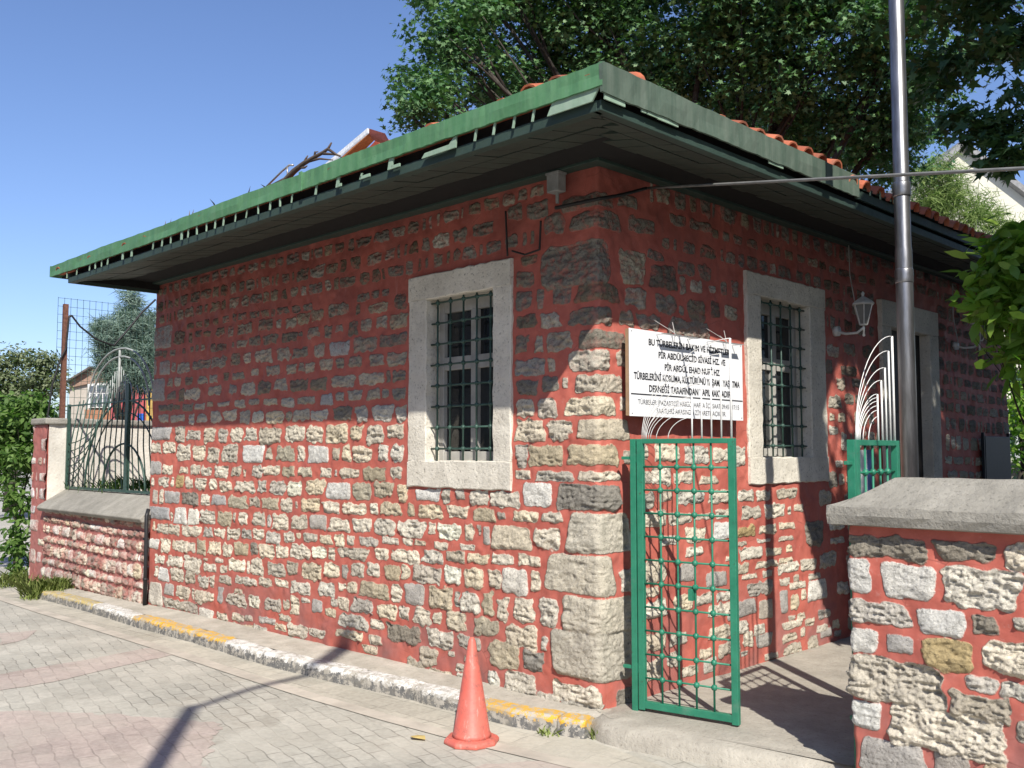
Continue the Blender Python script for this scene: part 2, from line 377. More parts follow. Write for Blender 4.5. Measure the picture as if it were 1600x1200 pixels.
def kpt(s):
    i = min(max(np.searchsorted(L, s) - 1, 0), len(kb) - 2); f = (s - L[i]) / (L[i+1] - L[i]); p = kb[i] + (kb[i+1] - kb[i]) * f
    t = (kb[i+1] - kb[i]) / np.linalg.norm(kb[i+1] - kb[i]); return p, t, KB[i][0] + (KB[i+1][0] - KB[i][0]) * f
prof = [(0, -.02, 0.), (.004, .045, .45), (.010, .085, .85), (.03, .104, 1.), (.13, .106, 1.1), (.16, .10, 1.1), (.165, -.02, 1.)]
s0 = 0.; seg = .62
while s0 < L[-1] - .1:
    s1 = min(s0 + seg + rnd(.05), L[-1]); n = 6; tilt = rnd(.006); b0 = len(K.v)
    for k in range(n + 1):
        s_ = s0 + .004 + (s1 - s0 - .008) * k / n; p, tt, px = kpt(s_); nrm = np.array([-tt[1], tt[0]])
        mid = kpt((s0 + s1) / 2)[2]
        for (o, z, q) in prof:
            r_ = rnd(.0035) if 0 < q else 0
            v = p + nrm * (o + r_ + .01 * (k in (0, n)) * (1 if o < .1 else -1)); K.v.append((v[0], v[1], -.11 + gz(v[0]) + z + tilt * (k / n) + r_ - .004 * (k in (0, n))))
            kcol.append(kerb_colour(mid)); ksd.append(q)
    m_ = len(prof)
    K.f += [(b0+k*m_+j, b0+(k+1)*m_+j, b0+(k+1)*m_+j+1, b0+k*m_+j+1) for k in range(n) for j in range(m_-1)]
    K.f += [tuple(b0+j for j in range(m_))[::-1], tuple(b0+n*m_+j for j in range(m_))]
    s0 = s1
me = K.me('kerb')
a = me.attributes.new('stone', 'FLOAT_COLOR', 'POINT'); a.data.foreach_set('color', np.array([(*c, 1) for c in kcol], np.float32).ravel())
a = me.attributes.new('sd', 'FLOAT', 'POINT'); a.data.foreach_set('value', np.array(ksd, np.float32))
tag(put('kerb', me, M_kerb), kind='structure')
# narrow pavement between kerb and wall, with a crumbly fillet of mortar at the wall foot
P = MB(); inner = offset(kb, -.15); n = len(inner)
for i, p in enumerate(inner):
    z0 = -.11 + gz(p[0]) + .098
    for f in np.linspace(0, 1, 6):
        y = p[1] + (.05 - p[1]) * f
        P.v.append((p[0] + rnd(.01), y, z0 + f * (.0 - z0 + gz(p[0]) * .9) * 1 + (rnd(.006) if f > 0 else 0)))
P.f = [(i*6+j, (i+1)*6+j, (i+1)*6+j+1, i*6+j+1) for i in range(n-1) for j in range(5)]
tag(P.build('pavement', M_pave, smooth=True), kind='structure')
# passage floor and entrance step
E1 = MB()
fr = [(.0, .0), (.06, -.17), (.2, -.22), (.38, -.225), (.7, -.16), (1.05, -.08), (1.34, .02), (1.60, .12)]
nseg = 6; V = []
for (x, y) in fr:
    V += [(x, y - .02, -.13), (x, y, -.045), (x + .01, y + .03, -.012), (x, y + .22, 0.002), (x - .02, 1.2, .0), (x - .1, 4., .005)]
E1.v = V; E1.f = [(i*6+j, (i+1)*6+j, (i+1)*6+j+1, i*6+j+1) for i in range(len(fr)-1) for j in range(5)]
tag(E1.build('entrance_step', M_step, smooth=True), kind='structure')
F1 = MB()
F1.add([(-.05, .0, -.004), (.14, -.09, -.004), (1.62, .1, -.004), (9, .1, -.004), (9, 14, -.004), (-.05, 14, -.004)], [(0, 1, 2, 3, 4, 5)])
tag(F1.build('courtyard_floor', M_step), kind='structure')

# ---------------------------------------------------------------- masonry: stones measured on the photograph's walls
def rects(ox, oy, sc, txt):
    out = []
    for it in txt.replace('\n', ' ').split(';'):
        it = it.strip()
        if not it: continue
        k = ''
        while it[-1].isalpha(): k = it[-1] + k; it = it[:-1]
        a = [float(q) for q in it.split(',')]
        out.append((ox + a[0]/sc, oy + a[1]/sc, ox + a[2]/sc, oy + a[3]/sc, k))
    return out
TA = rects(240, 440, 4, '''-20,910,110,990s;138,908,200,1005;215,925,293,990;315,918,388,1005;405,920,463,1005;487,915,553,1005;577,918,645,990;662,918,800,1018;825,905,948,1000;960,905,1058,1008;1083,895,1213,1010;1232,905,1308,990;1335,900,1437,1015;1457,895,1570,975;
-10,1010,50,1070;60,1005,138,1070;145,1020,235,1115;250,1025,325,1120;338,1038,418,1128;437,1022,530,1128;560,1025,690,1132w;705,1035,745,1115;768,1030,885,1118t;898,1028,945,1125;965,1030,1095,1132w;1118,1035,1165,1115;1185,1025,1230,1128;1250,1032,1362,1130;1410,1020,1470,1115;1490,1018,1570,1130;
35,835,95,880;110,835,195,875;220,828,258,890;275,828,333,880;357,812,425,880;437,808,520,870;543,810,605,890;618,815,690,880;710,808,808,890;828,810,865,875;873,800,970,870;980,805,1085,868;1125,785,1245,868d;1270,785,1340,880;1368,775,1495,870;1520,780,1580,880;
30,772,120,808;125,772,165,800;185,765,250,810;262,762,320,800;335,752,372,780;400,755,475,780;508,738,572,788;603,735,658,770;683,733,775,772;800,728,880,782;903,722,1005,765;1045,705,1122,772s;1138,695,1190,740;1215,680,1305,735;1335,675,1418,735;1430,668,1470,725;1497,668,1575,735;
88,688,145,735;162,672,190,750;195,670,290,735;340,655,420,710;470,648,520,705;550,635,630,705;652,622,732,700;755,612,830,682;855,610,965,685;985,605,1078,680t;1108,590,1260,660;1285,572,1440,640;1455,555,1475,630;1495,555,1575,620;
-10,608,70,745s;88,605,118,655;128,600,170,650;197,598,245,645;280,592,333,638;352,580,400,628;433,570,467,615;495,568,562,608;608,545,655,585;702,528,790,585;830,520,892,575;905,510,940,560;950,510,1010,565;1040,488,1118,548;1138,485,1185,540;1222,470,1305,535;1348,455,1440,525;1465,445,1585,522;
0,490,15,585s;35,498,98,582s;115,505,135,565;145,505,225,570;245,495,355,545;362,470,452,535;480,455,535,520;555,445,610,505;640,425,735,500;770,415,850,490;868,412,960,475;1005,390,1065,475;1100,378,1222,462s;1250,350,1385,440;1408,330,1580,402d;
0,435,55,470;58,432,78,480;100,428,135,465;178,420,200,448;232,408,250,440;262,395,280,440;298,395,318,430;355,390,385,440;390,390,450,430;487,378,500,412;520,368,575,410;595,345,665,400;680,335,765,390;800,318,895,375;900,315,925,345;960,290,1035,350;1065,280,1115,350;1142,270,1178,315;1218,248,1275,330;1295,235,1355,310;1385,218,1455,290;1480,200,1585,295;
-20,285,110,415s;130,310,190,390;220,320,240,380;260,310,295,345;390,288,440,335;465,280,497,345;520,262,610,325;655,235,740,300;765,238,800,290;820,225,885,285;895,200,970,265;980,180,1055,245;1090,140,1215,210;1260,140,1285,205;1345,135,1460,190;1505,80,1580,165''')
TA += rects(240, 700, 4, '''-20,85,48,165s;60,108,122,165;170,118,218,158;237,110,295,165;305,118,368,172;385,112,468,180;490,118,550,175;565,135,580,180;613,112,680,185;690,112,792,170;810,118,888,178t;908,118,995,175;1043,125,1115,182;1137,135,1152,178;1172,130,1290,185;1315,125,1450,205t;1485,118,1553,192;
-10,185,5,240;33,185,103,240;113,185,132,238;145,175,195,250y;208,188,248,250;263,190,337,258;355,195,402,258;417,205,490,272;515,208,633,275;653,205,710,280;730,205,828,292;845,210,922,298;958,200,1075,290;1088,218,1235,318w;1248,220,1362,318t;1385,215,1500,305;1530,225,1600,330;
0,262,30,345s;40,265,70,345;75,272,165,345s;178,280,285,355d;300,288,357,360;368,298,458,355s;475,303,590,375t;605,305,667,370;680,312,788,382t;803,315,872,402;890,335,903,375;928,318,1045,395;1065,332,1162,408;1190,342,1328,412;1358,342,1405,415;1422,340,1552,420;
-20,368,105,445s;110,400,120,455;135,373,212,475w;222,383,290,478w;295,390,392,470;407,398,492,485t;503,403,522,468;537,405,593,478;620,403,702,485;717,418,740,492;752,420,848,508;873,420,968,502;985,420,1085,508s;1105,440,1232,520;1252,442,1370,525;1385,445,1505,545;
0,462,15,515;25,475,95,535;100,482,172,545;183,488,297,555;320,495,372,555;382,500,448,557;467,500,542,570;557,508,620,562;630,510,702,568;715,525,793,598;820,530,885,585;898,532,925,560;943,535,1028,582;1042,545,1122,595;1140,542,1198,610;1215,545,1260,605;1295,562,1410,615;1437,560,1538,600;
-20,570,42,628w;52,570,112,655;125,575,140,630;140,578,222,650;222,585,268,650;278,578,335,665t;348,588,427,660;442,598,500,675;512,590,597,672t;610,592,662,658d;670,600,758,688;770,608,850,685;865,605,988,685;1002,618,1082,692;1100,622,1142,695;1165,628,1348,692;1395,632,1478,700;
15,668,80,720;95,675,190,740;200,678,302,775;320,685,350,705;322,722,400,770;395,690,440,715;425,735,468,780;483,700,577,770;588,705,605,780;610,690,690,795;725,718,828,800;842,712,915,795;938,722,1060,825;1078,720,1172,805;1190,725,1222,815;1240,722,1322,800;1340,715,1412,800;
18,738,40,805;43,748,103,830w;115,752,197,830;213,775,272,845;288,800,355,872;362,797,387,872;420,800,498,848;518,808,655,855;665,812,750,868;772,822,852,868;870,838,990,908;1040,842,1142,925;1165,845,1210,890;1215,835,1278,905;1300,842,1478,935t;1500,855,1562,965;
-20,840,65,980w;78,848,137,918s;152,860,230,940;245,880,262,945;268,885,335,970;335,905,388,960;408,868,447,965s;470,910,585,980;515,880,560,910;605,925,672,990;705,945,805,1015;820,950,860,1015;872,928,915,1035;935,940,985,965;1000,950,1065,1025s;1085,1000,1150,1050;1120,945,1160,985;1165,925,1230,1010;1250,945,1388,1030;1408,980,1530,1060;1545,990,1612,1070;
70,945,190,1000;188,965,285,1025;298,1003,382,1085w;400,1030,470,1070;500,1035,575,1080;578,1045,630,1080;670,1058,770,1095;790,1045,870,1080;1170,1040,1350,1125;1360,1070,1445,1130;
400,1090,480,1120;480,1095,555,1140;570,1105,640,1150;640,1110,720,1165;770,1100,840,1140;855,1105,975,1180;980,1130,1080,1180;1150,1140,1320,1190''')
TA += rects(500, 720, 4, '''605,178,752,250w;770,185,822,268;853,183,912,242;940,185,1048,278;1070,195,1252,285;1280,140,1450,285w;
552,268,598,350t;623,278,768,358;802,285,928,355;970,300,1105,378t;1125,312,1167,372;1215,318,1372,385;1393,322,1518,385;
488,375,660,478;685,392,730,460;745,398,880,490;912,392,970,505;990,402,1012,465;1027,410,1065,522s;1080,408,1320,555f;1345,418,1510,552;
525,485,578,528;595,498,672,528;722,508,808,552;885,522,975,558;
453,555,630,635;645,560,770,635;797,565,917,630;935,583,1065,645;1083,588,1212,648;1240,592,1390,655;
405,652,508,742t;518,655,570,738;590,658,762,760;790,662,888,772;908,678,1032,792;1062,682,1137,800;1145,675,1302,832w;1325,685,1378,810;
540,768,658,898s;693,788,835,925;852,820,880,910;888,820,1008,945;1028,825,1095,968t;1117,850,1185,1000;1222,855,1350,1003;1378,865,1490,1035;
600,925,700,1025;718,950,765,1020;805,945,923,1065;975,990,1128,1090t;1170,1030,1362,1165;1395,1095,1435,1190;
425,1025,640,1130d;685,1060,852,1170;875,1095,1010,1175;320,1090,402,1145;275,1150,365,1200''')
TA += rects(640, 720, 3, '''62,878,140,965;190,893,222,915;262,912,305,942;228,955,295,990;0,930,80,1010;102,980,212,1035;232,1000,305,1060;383,850,525,968t;543,890,635,985d;383,985,427,1085;458,993,598,1100;605,1090,715,1165;680,1045,895,1140;720,1125,900,1175;500,50,568,85;600,50,768,95''')
TA += rects(780, 480, 4, '''105,50,235,132t;258,35,375,125;105,180,175,290;222,178,270,280;305,160,445,270;105,325,280,425;303,318,345,400;115,460,240,545d;275,430,370,525d;398,440,432,510;108,575,218,690;245,580,365,690;108,710,285,835;315,705,455,835;110,865,180,1000;190,862,395,995t;105,1020,200,1070''')
TA += rects(780, 240, 4, '''110,740,210,825d;105,860,200,970d;240,850,275,975;335,835,445,940d;270,380,400,500d;45,325,135,410d;170,300,300,400d''')
# quoins: (left px, top, right px, bottom, kind); they turn the corner at px 929
TQ = rects(640, 720, 3, '''697,115,982,235d;745,250,1030,435f;648,450,950,632f;722,650,1040,815f;675,810,1045,1035f;795,52,985,95''')
TQ += rects(780, 480, 4, '''440,0,705,105d;500,140,790,250f;440,265,690,390;475,420,765,530;415,560,715,672;495,700,805,825f;435,858,738,985t''')
TQ += rects(780, 240, 4, '''260,530,695,810d;480,805,745,915t;440,350,760,455d;385,240,720,320d''')
TB = rects(640, 720, 3, '965,1060,1055,1150d;980,505,1040,615')
TB += rects(780, 480, 4, '735,285,790,370;755,565,790,645;775,900,815,980')
TB += rects(780, 240, 4, '''760,610,915,810;950,705,1108,850;935,605,1030,660;1130,770,1168,880;1200,790,1268,865;1315,825,1355,870;1390,805,1420,880;1455,800,1500,900;790,840,915,960;980,895,1110,1000;1130,950,1158,1010;1183,920,1290,1045;1325,930,1375,1020;1410,955,1490,1040;755,990,840,1080;865,1005,1000,1095;1060,1040,1310,1140;820,410,980,490d;1080,385,1170,450d;1200,420,1330,480d;750,260,870,330d''')
TB += rects(940, 660, 2.3077, '''135,75,165,135;190,80,275,140;295,90,385,145;400,95,455,145;478,85,515,160;140,180,180,220;180,165,250,225;260,180,325,222;350,195,415,222;270,248,365,292;385,245,460,290;140,255,185,310;205,250,250,285;140,320,230,375;240,330,325,365;335,330,400,350;400,360,465,420w;410,315,460,345;300,380,370,430;205,410,265,445;300,450,360,480;275,510,330,570s;370,540,445,590s;145,495,225,575;410,610,475,640;335,615,395,655;380,655,465,695;150,590,200,625;150,640,230,700;255,620,330,680;380,735,455,780;345,815,390,850;415,790,495,840;360,850,405,900w;280,875,340,910;150,760,220,820;240,760,300,800;150,860,215,930;230,830,270,880;490,245,545,280;555,248,605,282''')
TB += rects(1120, 740, 3.527, '''115,95,200,148;218,92,292,150;328,82,435,132;130,178,238,248;262,168,370,242;385,180,402,225;420,170,470,205;110,290,210,345y;232,282,320,330;338,270,422,305;220,360,290,380;335,345,415,368;110,375,160,395;122,410,240,472;265,410,352,450;375,395,408,430;45,455,80,480;210,480,330,515;335,463,410,490;330,490,440,545;455,470,540,530;558,435,650,515;70,500,168,552;245,535,298,570;130,555,215,580;500,548,565,580;340,575,395,612;415,560,445,592;165,598,298,670;392,595,480,632;492,585,598,695w;457,640,482,690;655,598,720,660;340,642,380,765s;395,665,443,748;50,700,205,790s;222,692,298,795s;385,780,425,805;435,768,480,800;550,750,580,800;583,748,615,790;350,810,465,850;480,798,525,835;450,848,478,895;540,830,600,870;625,805,662,850;195,832,255,885;560,850,620,900s;635,865,675,895;80,815,165,880;135,870,190,950;205,880,295,950s;350,880,430,920;490,895,545,970;355,940,455,990;255,990,325,1020;125,980,160,1005;480,260,580,400d;560,95,625,170;612,235,695,310;620,350,695,385''')
TB += rects(960, 480, 3.3333, '1110,200,1170,260;1195,190,1255,250;1100,280,1135,345;1185,310,1260,360d;1160,370,1200,430;1115,460,1185,525;1120,555,1145,590;1165,555,1200,600;1120,620,1165,660;1150,800,1190,835;1165,870,1195,920')
TP = rects(1280, 700, 2.4, '''90,335,400,415d;430,355,660,425d;695,365,780,465;92,418,192,540w;235,440,430,568w;460,455,750,605;105,578,328,660;370,610,540,705w;578,635,665,700d;725,640,800,685;110,680,215,770w;252,705,350,768s;392,722,578,835y;620,728,800,850;118,800,465,965;555,865,660,915;675,890,860,950;488,930,715,1022;118,955,228,1050w;265,990,690,1150;735,1030,860,1120;155,1100,395,1240s;430,1145,560,1240s;620,1180,700,1240''')  # dark kind on the top row paints in the shade under the coping
KIND = {'': ((.58, .53, .435), .08), 's': ((.42, .40, .37), .03), 't': ((.42, .37, .27), .04), 'd': ((.25, .228, .19), .03),
        'w': ((.66, .64, .585), .03), 'y': ((.43, .33, .17), .03), 'f': ((.50, .46, .375), .03)}
ROUGH = {'': 1., 's': .12, 't': .55, 'd': .8, 'w': .3, 'y': .5, 'f': .5}
class Field:
    """Height field of a masonry wall: signed distance into the stones, stone colour and relief."""
    soot = 0; grow = .001
    def __init__(s, us, zs):
        s.us, s.zs = us, zs; s.U, s.Z = np.meshgrid(us, zs); sh = s.U.shape
        s.sd = np.full(sh, -.05); s.col = np.zeros(sh + (3,)) + .3; s.rg = np.ones(sh); s.slope = np.zeros(sh)
        s.st = []; s.n1 = s.noise(.05); s.n2 = s.noise(.05); s.n3 = s.noise(.018); s.n4 = s.noise(.009); s.n5 = s.noise(.12); s.n6 = s.noise(.03); s.n7 = s.noise(.075, .028); s.n8 = s.noise(.032, .014)
    def noise(s, L, M=None):
        M = M or L
        # smooth random surface with features of about L metres
        u0, z0 = s.us[0], s.zs[0]; nu = int((s.us[-1] - u0) / L) + 4; nz = int((s.zs[-1] - z0) / M) + 4
        G = rng.standard_normal((nz, nu)); fu = (s.us - u0) / L; fz = (s.zs - z0) / M
        iu = fu.astype(int); iz = fz.astype(int); a = fu - iu; b = fz - iz; a = a*a*(3-2*a); b = (b*b*(3-2*b))[:, None]
        g0 = G[iz][:, iu] * (1 - a) + G[iz][:, iu+1] * a; g1 = G[iz+1][:, iu] * (1 - a) + G[iz+1][:, iu+1] * a
        return g0 * (1 - b) + g1 * b
    def stone(s, u0, z0, u1, z1, k='', wob=1., bulge=None):
        cu, cz, hu, hz = (u0+u1)/2, (z0+z1)/2, abs(u1-u0)/2 + s.grow, abs(z1-z0)/2 + s.grow
        s.st.append((u0, z0, u1, z1))
        i0, i1 = np.searchsorted(s.us, [cu - hu - .03, cu + hu + .03]); j0, j1 = np.searchsorted(s.zs, [cz - hz - .03, cz + hz + .03])
        if i1 <= i0 or j1 <= j0: return
        sl = (slice(j0, j1), slice(i0, i1)); U = s.U[sl] - cu; Z = s.Z[sl] - cz; mn = min(hu, hz)
        wa = min(.0085, mn * .15) * wob * (.4 if k in ('s', 'w', 'f') else 1)
        U = U + s.n1[sl] * wa + s.n3[sl] * wa * .35; Z = Z + s.n2[sl] * wa + s.n6[sl] * wa * .35
        ta, tb = random.uniform(-.12, .12), random.uniform(-.10, .10)       # taper and skew
        hu_ = hu * (1 + ta * Z / hz); hz_ = hz * (1 + tb * U / hu)
        r = mn * (.35 if k in ('s', 'f', 'w') else random.uniform(.28, .62))
        qx = np.abs(U) - (hu_ - r); qz = np.abs(Z) - (hz_ - r)
        d = r - np.hypot(np.maximum(qx, 0), np.maximum(qz, 0)) - np.minimum(np.maximum(qx, qz), 0)
        c, var = KIND[k]; v = 1 + random.gauss(0, 1) * var * 1.6; tint = random.gauss(0, .02)
        if k == '' and random.random() < .10: c = (.42, .39, .34)
        if k == '' and random.random() < .10: c = (.58, .51, .38)
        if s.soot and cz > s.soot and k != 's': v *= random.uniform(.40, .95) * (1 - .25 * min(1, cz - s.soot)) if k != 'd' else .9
        c = np.array([c[0] * v * (1 + tint), c[1] * v, c[2] * v * (1 - tint * 1.5)]).clip(.05, .70)
        m = d > s.sd[sl]
        s.sd[sl] = np.where(m, d, s.sd[sl]); s.col[sl][m] = c; s.rg[sl] = np.where(m, ROUGH[k], s.rg[sl])
        s.slope[sl] = np.where(m, (rnd(.09) * U + random.uniform(-.16, .04) * Z) , s.slope[sl])
    def row_fill(s, u0, u1, z0, z1, hmean, ok, kinds='', gap=.03, wmean=None, mg=.015):
        z = z0; ph = random.random() * 6
        while z < z1:
            h = hmean * random.uniform(.6, 1.3); u = u0 + rnd(.05)
            while u < u1:
                wd = (wmean or hmean * 1.35) * random.choice([.25, .7, 1., 1., 1.3, 1.7]); wv = .02 * math.sin(u * 1.3 + ph) ; hh = h * random.uniform(.75, 1.)
                a = (u, z + wv + (h - hh) / 2, u + wd, z + wv + (h - hh) / 2 + hh)
                if ok(a) and not any(a[0] < q[2] + mg and q[0] < a[2] + mg and a[1] < q[3] + mg and q[1] < a[3] + mg for q in s.st):
                    s.stone(*a, random.choice(kinds) if kinds else '')
                u += wd + gap * random.uniform(.6, 1.5)
            z += h + gap * random.uniform(.8, 1.4)
    def height(s, bulge=.011, rough=.010):
        m = np.clip(s.sd / .012 + .5, 0, 1); dome = 1 - np.exp(-np.maximum(s.sd, 0) / .016)
        crag = .75 - np.abs(s.n7) * 1.1 - np.abs(s.n8) * .7 + s.n3 * .25 + s.n4 * .22
        return s.n5 * .004 + s.n1 * .0022 + m * (dome * bulge + s.slope * np.minimum(1, s.sd / .02) * (.4 + s.rg * .6) + crag * rough * s.rg * np.minimum(1, np.maximum(s.sd, 0) / .010))
    def mesh(s, name, pos, keep=None):
        H = s.height() if not hasattr(s, 'H') else s.H
        nz, nu = s.U.shape; V = pos(s.U, s.Z, H).reshape(-1, 3)
        idx = np.arange(nz * nu).reshape(nz, nu)
        q = np.stack([idx[:-1, :-1], idx[:-1, 1:], idx[1:, 1:], idx[1:, :-1]], -1).reshape(-1, 4)
        if keep is not None:
            uc = (s.U[:-1, :-1] + s.U[1:, 1:]) / 2; zc = (s.Z[:-1, :-1] + s.Z[1:, 1:]) / 2; q = q[keep(uc, zc).reshape(-1)]
        m = bpy.data.meshes.new(name); m.vertices.add(len(V)); m.vertices.foreach_set('co', V.astype(np.float32).ravel())
        m.loops.add(q.size); m.loops.foreach_set('vertex_index', q.astype(np.int32).ravel())
        m.polygons.add(len(q)); m.polygons.foreach_set('loop_start', np.arange(len(q), dtype=np.int32) * 4)
        m.update(calc_edges=True)
        a = m.attributes.new('sd', 'FLOAT', 'POINT'); a.data.foreach_set('value', s.sd.astype(np.float32).ravel())
        a = m.attributes.new('stone', 'FLOAT_COLOR', 'POINT')
        a.data.foreach_set('color', np.concatenate([s.col, np.ones(s.col.shape[:2] + (1,))], -1).astype(np.float32).ravel())
        m.polygons.foreach_set('use_smooth', np.ones(len(q), bool)); return m
def place(F, lst, ax, v, sgn=1):
    """photo rectangle -> stone on the wall plane (ax = 1: street wall, u = x; ax = 0: passage wall, u = y)"""
    o = 1 - ax
    for (x0, y0, x1, y1, k) in lst:
        ym, xm = (y0 + y1) / 2, (x0 + x1) / 2
        F.stone(on(x0, ym, ax, v)[o], on(xm, y1, ax, v)[2], on(x1, ym, ax, v)[o], on(xm, y0, ax, v)[2], k)

XL, YB, ZT = -6.41, 7.62, 3.60
WA = (-1.893, -.768, 1.335, 2.957)          # street window: outer stone frame  x0,x1,z0,z1
WAi = (-1.68, -.951, 1.535, 2.765)
WB = (1.76, 3.02, 1.352, 3.00)              # passage window  y0,y1
WBi = (1.965, 2.75, 1.56, 2.822)
WD = (4.13, 5.48, .0, 3.05); WDi = (4.34, 5.25, .0, 2.80)
us = np.concatenate([np.arange(XL, 3.7, .008), np.arange(3.7, YB, .022)]); zs = np.arange(-.12, ZT, .008)
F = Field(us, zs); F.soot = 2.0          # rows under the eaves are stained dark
place(F, TA, 1, 0.); place(F, TB, 0, 0.)
for (x0, y0, x1, y1, k) in TQ:
    ym = (y0 + y1) / 2; u0 = on(x0, ym, 1, 0)[0]; u1 = on(x1, ym, 0, 0)[1]
    F.stone(u0, on(929, y1, 1, 0)[2], u1, on(929, y0, 1, 0)[2], k, .7)
def clear(a, b): return not (a[0] < b[1] + .02 and b[0] - .02 < a[2] and a[1] < b[3] + .02 and b[2] - .02 < a[3])
okA = lambda a: clear(a, WA) and a[2] < -.02 and a[3] < 3.5
F.row_fill(XL + .05, -.3, 2.42, 3.5, .11, okA, ['', '', 'd', 't'], .05, .115)
okB = lambda a: clear(a, WB) and clear(a, WD) and a[0] > .1 and a[3] < 3.5
F.row_fill(.3, 4.1, 2.68, 3.5, .11, okB, ['', 'd', 'd', 't'], .055, .12)
F.row_fill(3.36, YB, .06, 3.5, .13, okB, ['', '', 'd', 't'], .05, .15)
F.row_fill(3.05, 3.7, .3, 2.75, .12, okB, ['', 'd'])
RC = .035                                    # radius of the worn corner
def wallpos(U, Z, H):
    a = np.clip((U + RC) / (2 * RC), 0, 1) * math.pi / 2      # 0 on the street wall, 90 deg on the passage wall
    nx_, ny_ = np.sin(a), -np.cos(a)
    bx = np.where(U < -RC, U, np.where(U > RC, 0, -RC + RC * np.sin(a))); by = np.where(U < -RC, 0, np.where(U > RC, U, RC - RC * np.cos(a)))
    batter = .03 * (1 - Z / 3.5)
    return np.stack([bx + nx_ * (H + batter - .012), by + ny_ * (H + batter - .012), Z], -1)
def inside(u, z, q, e=.03): return (u > q[0] + e) & (u < q[1] - e) & (z > q[2] + e - (1 if q[2] < .1 else 0)) & (z < q[3] - e)
BLD = empty('stone_building', (0, 0, 0), 'single storey stone building with red painted joints and green eaves on the street corner', 'building')
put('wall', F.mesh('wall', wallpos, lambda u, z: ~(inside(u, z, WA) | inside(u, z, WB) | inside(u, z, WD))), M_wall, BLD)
bk = MB()                                     # plain side and rear walls, lining and core
bk.box((XL, .04, -.12), (XL + .3, YB, ZT)); bk.box((XL + .3, YB - .3, -.12), (-.04, YB, ZT))
bk.build('side_wall', simple('red_render', RED, .9), BLD)
bk = MB(); bk.box((XL + .35, .62, -.1), (-.62, YB - .35, 3.5)); bk.build('interior', M_black, BLD)

# window stone frames, deep reveals, timber frames, panes and grilles
def window(axis, q, qi, seed, nv, nh, zlist=None, label=None):
    rs = random.Random(seed)
    def P(u, d, z):                           # d = metres outwards from the wall face
        return (u, -d, z) if axis == 1 else (d, u, z)
    u0, u1, z0, z1 = q; a0, a1, b0, b1 = qi
    g = MB()
    j = lambda: rs.uniform(-.006, .006)
    def slab(ua, ub, za, zb, d1, d0=-.30):
        # a stone bar with uneven face
        n = max(2, int(max(ub - ua, zb - za) / .06)); hor = (ub - ua) > (zb - za); ring = []
        for i in range(n + 1):
            f = i / n
            if hor: c = [(ua + (ub-ua)*f, za + j()), (ua + (ub-ua)*f, zb + j())]
            else: c = [(ua + j(), za + (zb-za)*f), (ub + j(), za + (zb-za)*f)]
            dd = d1 + j() * .3
            ring.append([P(c[0][0], d0, c[0][1]), P(c[0][0], dd - .008, c[0][1]), P(c[0][0] + (0 if hor else .008), dd, c[0][1] + (.008 if hor else 0)),
                         P(c[1][0] - (0 if hor else .008), dd, c[1][1] - (.008 if hor else 0)), P(c[1][0], dd - .008, c[1][1]), P(c[1][0], d0, c[1][1])])
        v = [p for r_ in ring for p in r_]; f = [(i*6+k, (i+1)*6+k, (i+1)*6+(k+1)%6, i*6+(k+1)%6) for i in range(n) for k in range(6)]
        f += [tuple(range(6))[::-1], tuple(n*6 + k for k in range(6))]
        g.add(v, f)
    slab(u0, a0, z0 + (b0 - z0), z1 - (z1 - b1), .026); slab(a1, u1, b0, b1, .025)
    slab(u0, u1, b1, z1, .028); slab(u0 + .002, u1 - .002, z0, b0, .029)
    wf = g.build('window', M_frame, BLD)
    if label: wf['label'] = label
    fr = MB(); dd = -.20                      # timber frame set back
    def bar(ua, ub, za, zb, d0=-.16, d1=-.11):
        A, B = P(ua, d0, za), P(ub, d1, zb); fr.box(tuple(map(min, A, B)), tuple(map(max, A, B)))
    t_ = .055; um = (a0 + a1) / 2 + .03; zm = b0 + (b1 - b0) * .60
    bar(a0, a0 + t_, b0, b1); bar(a1 - t_, a1, b0, b1); bar(a0 + t_, a1 - t_, b1 - .10, b1, d1=-.112); bar(a0 + t_, a1 - t_, b0, b0 + .07, d1=-.112)
    bar(um - .034, um + .034, b0 + .07, b1 - .10, d1=-.108); bar(a0 + t_, um - .04, zm - .05, zm + .05, d1=-.114); bar(um + .04, a1 - t_, zm - .05, zm + .05, d1=-.114)
    fr.build('frame', M_wood, wf, bevel=.004)
    gl = MB(); A, B = P(a0, -.155, b0), P(a1, -.145, b1); gl.box(tuple(map(min, A, B)), tuple(map(max, A, B))); gl.build('pane', M_glass, wf)
    gr = MB(); dg = -.03
    uu = [a0 + (a1 - a0) * (i + .5) / nv for i in range(nv)]; zzs = zlist or [b0 + .09 + (b1 - b0 - .12) * i / (nh - 1) for i in range(nh)]
    for u in uu: gr.tube([P(u, dg, b0 - .02), P(u + j()*.4, dg, (b0+b1)/2), P(u, dg, b1 + .02)], .0075, 6)
    for z in zzs:
        gr.tube([P(a0 - .02, dg, z), P(a1 + .02, dg, z)], .0075, 6)
        for u in uu: gr.ball(P(u, dg, z), .019, 8, 5)
    gr.build('grille', M_grille, wf, smooth=True)
    return wf
window(1, WA, WAi, 3, 5, 8)
window(0, WB, WBi, 4, 5, 8)
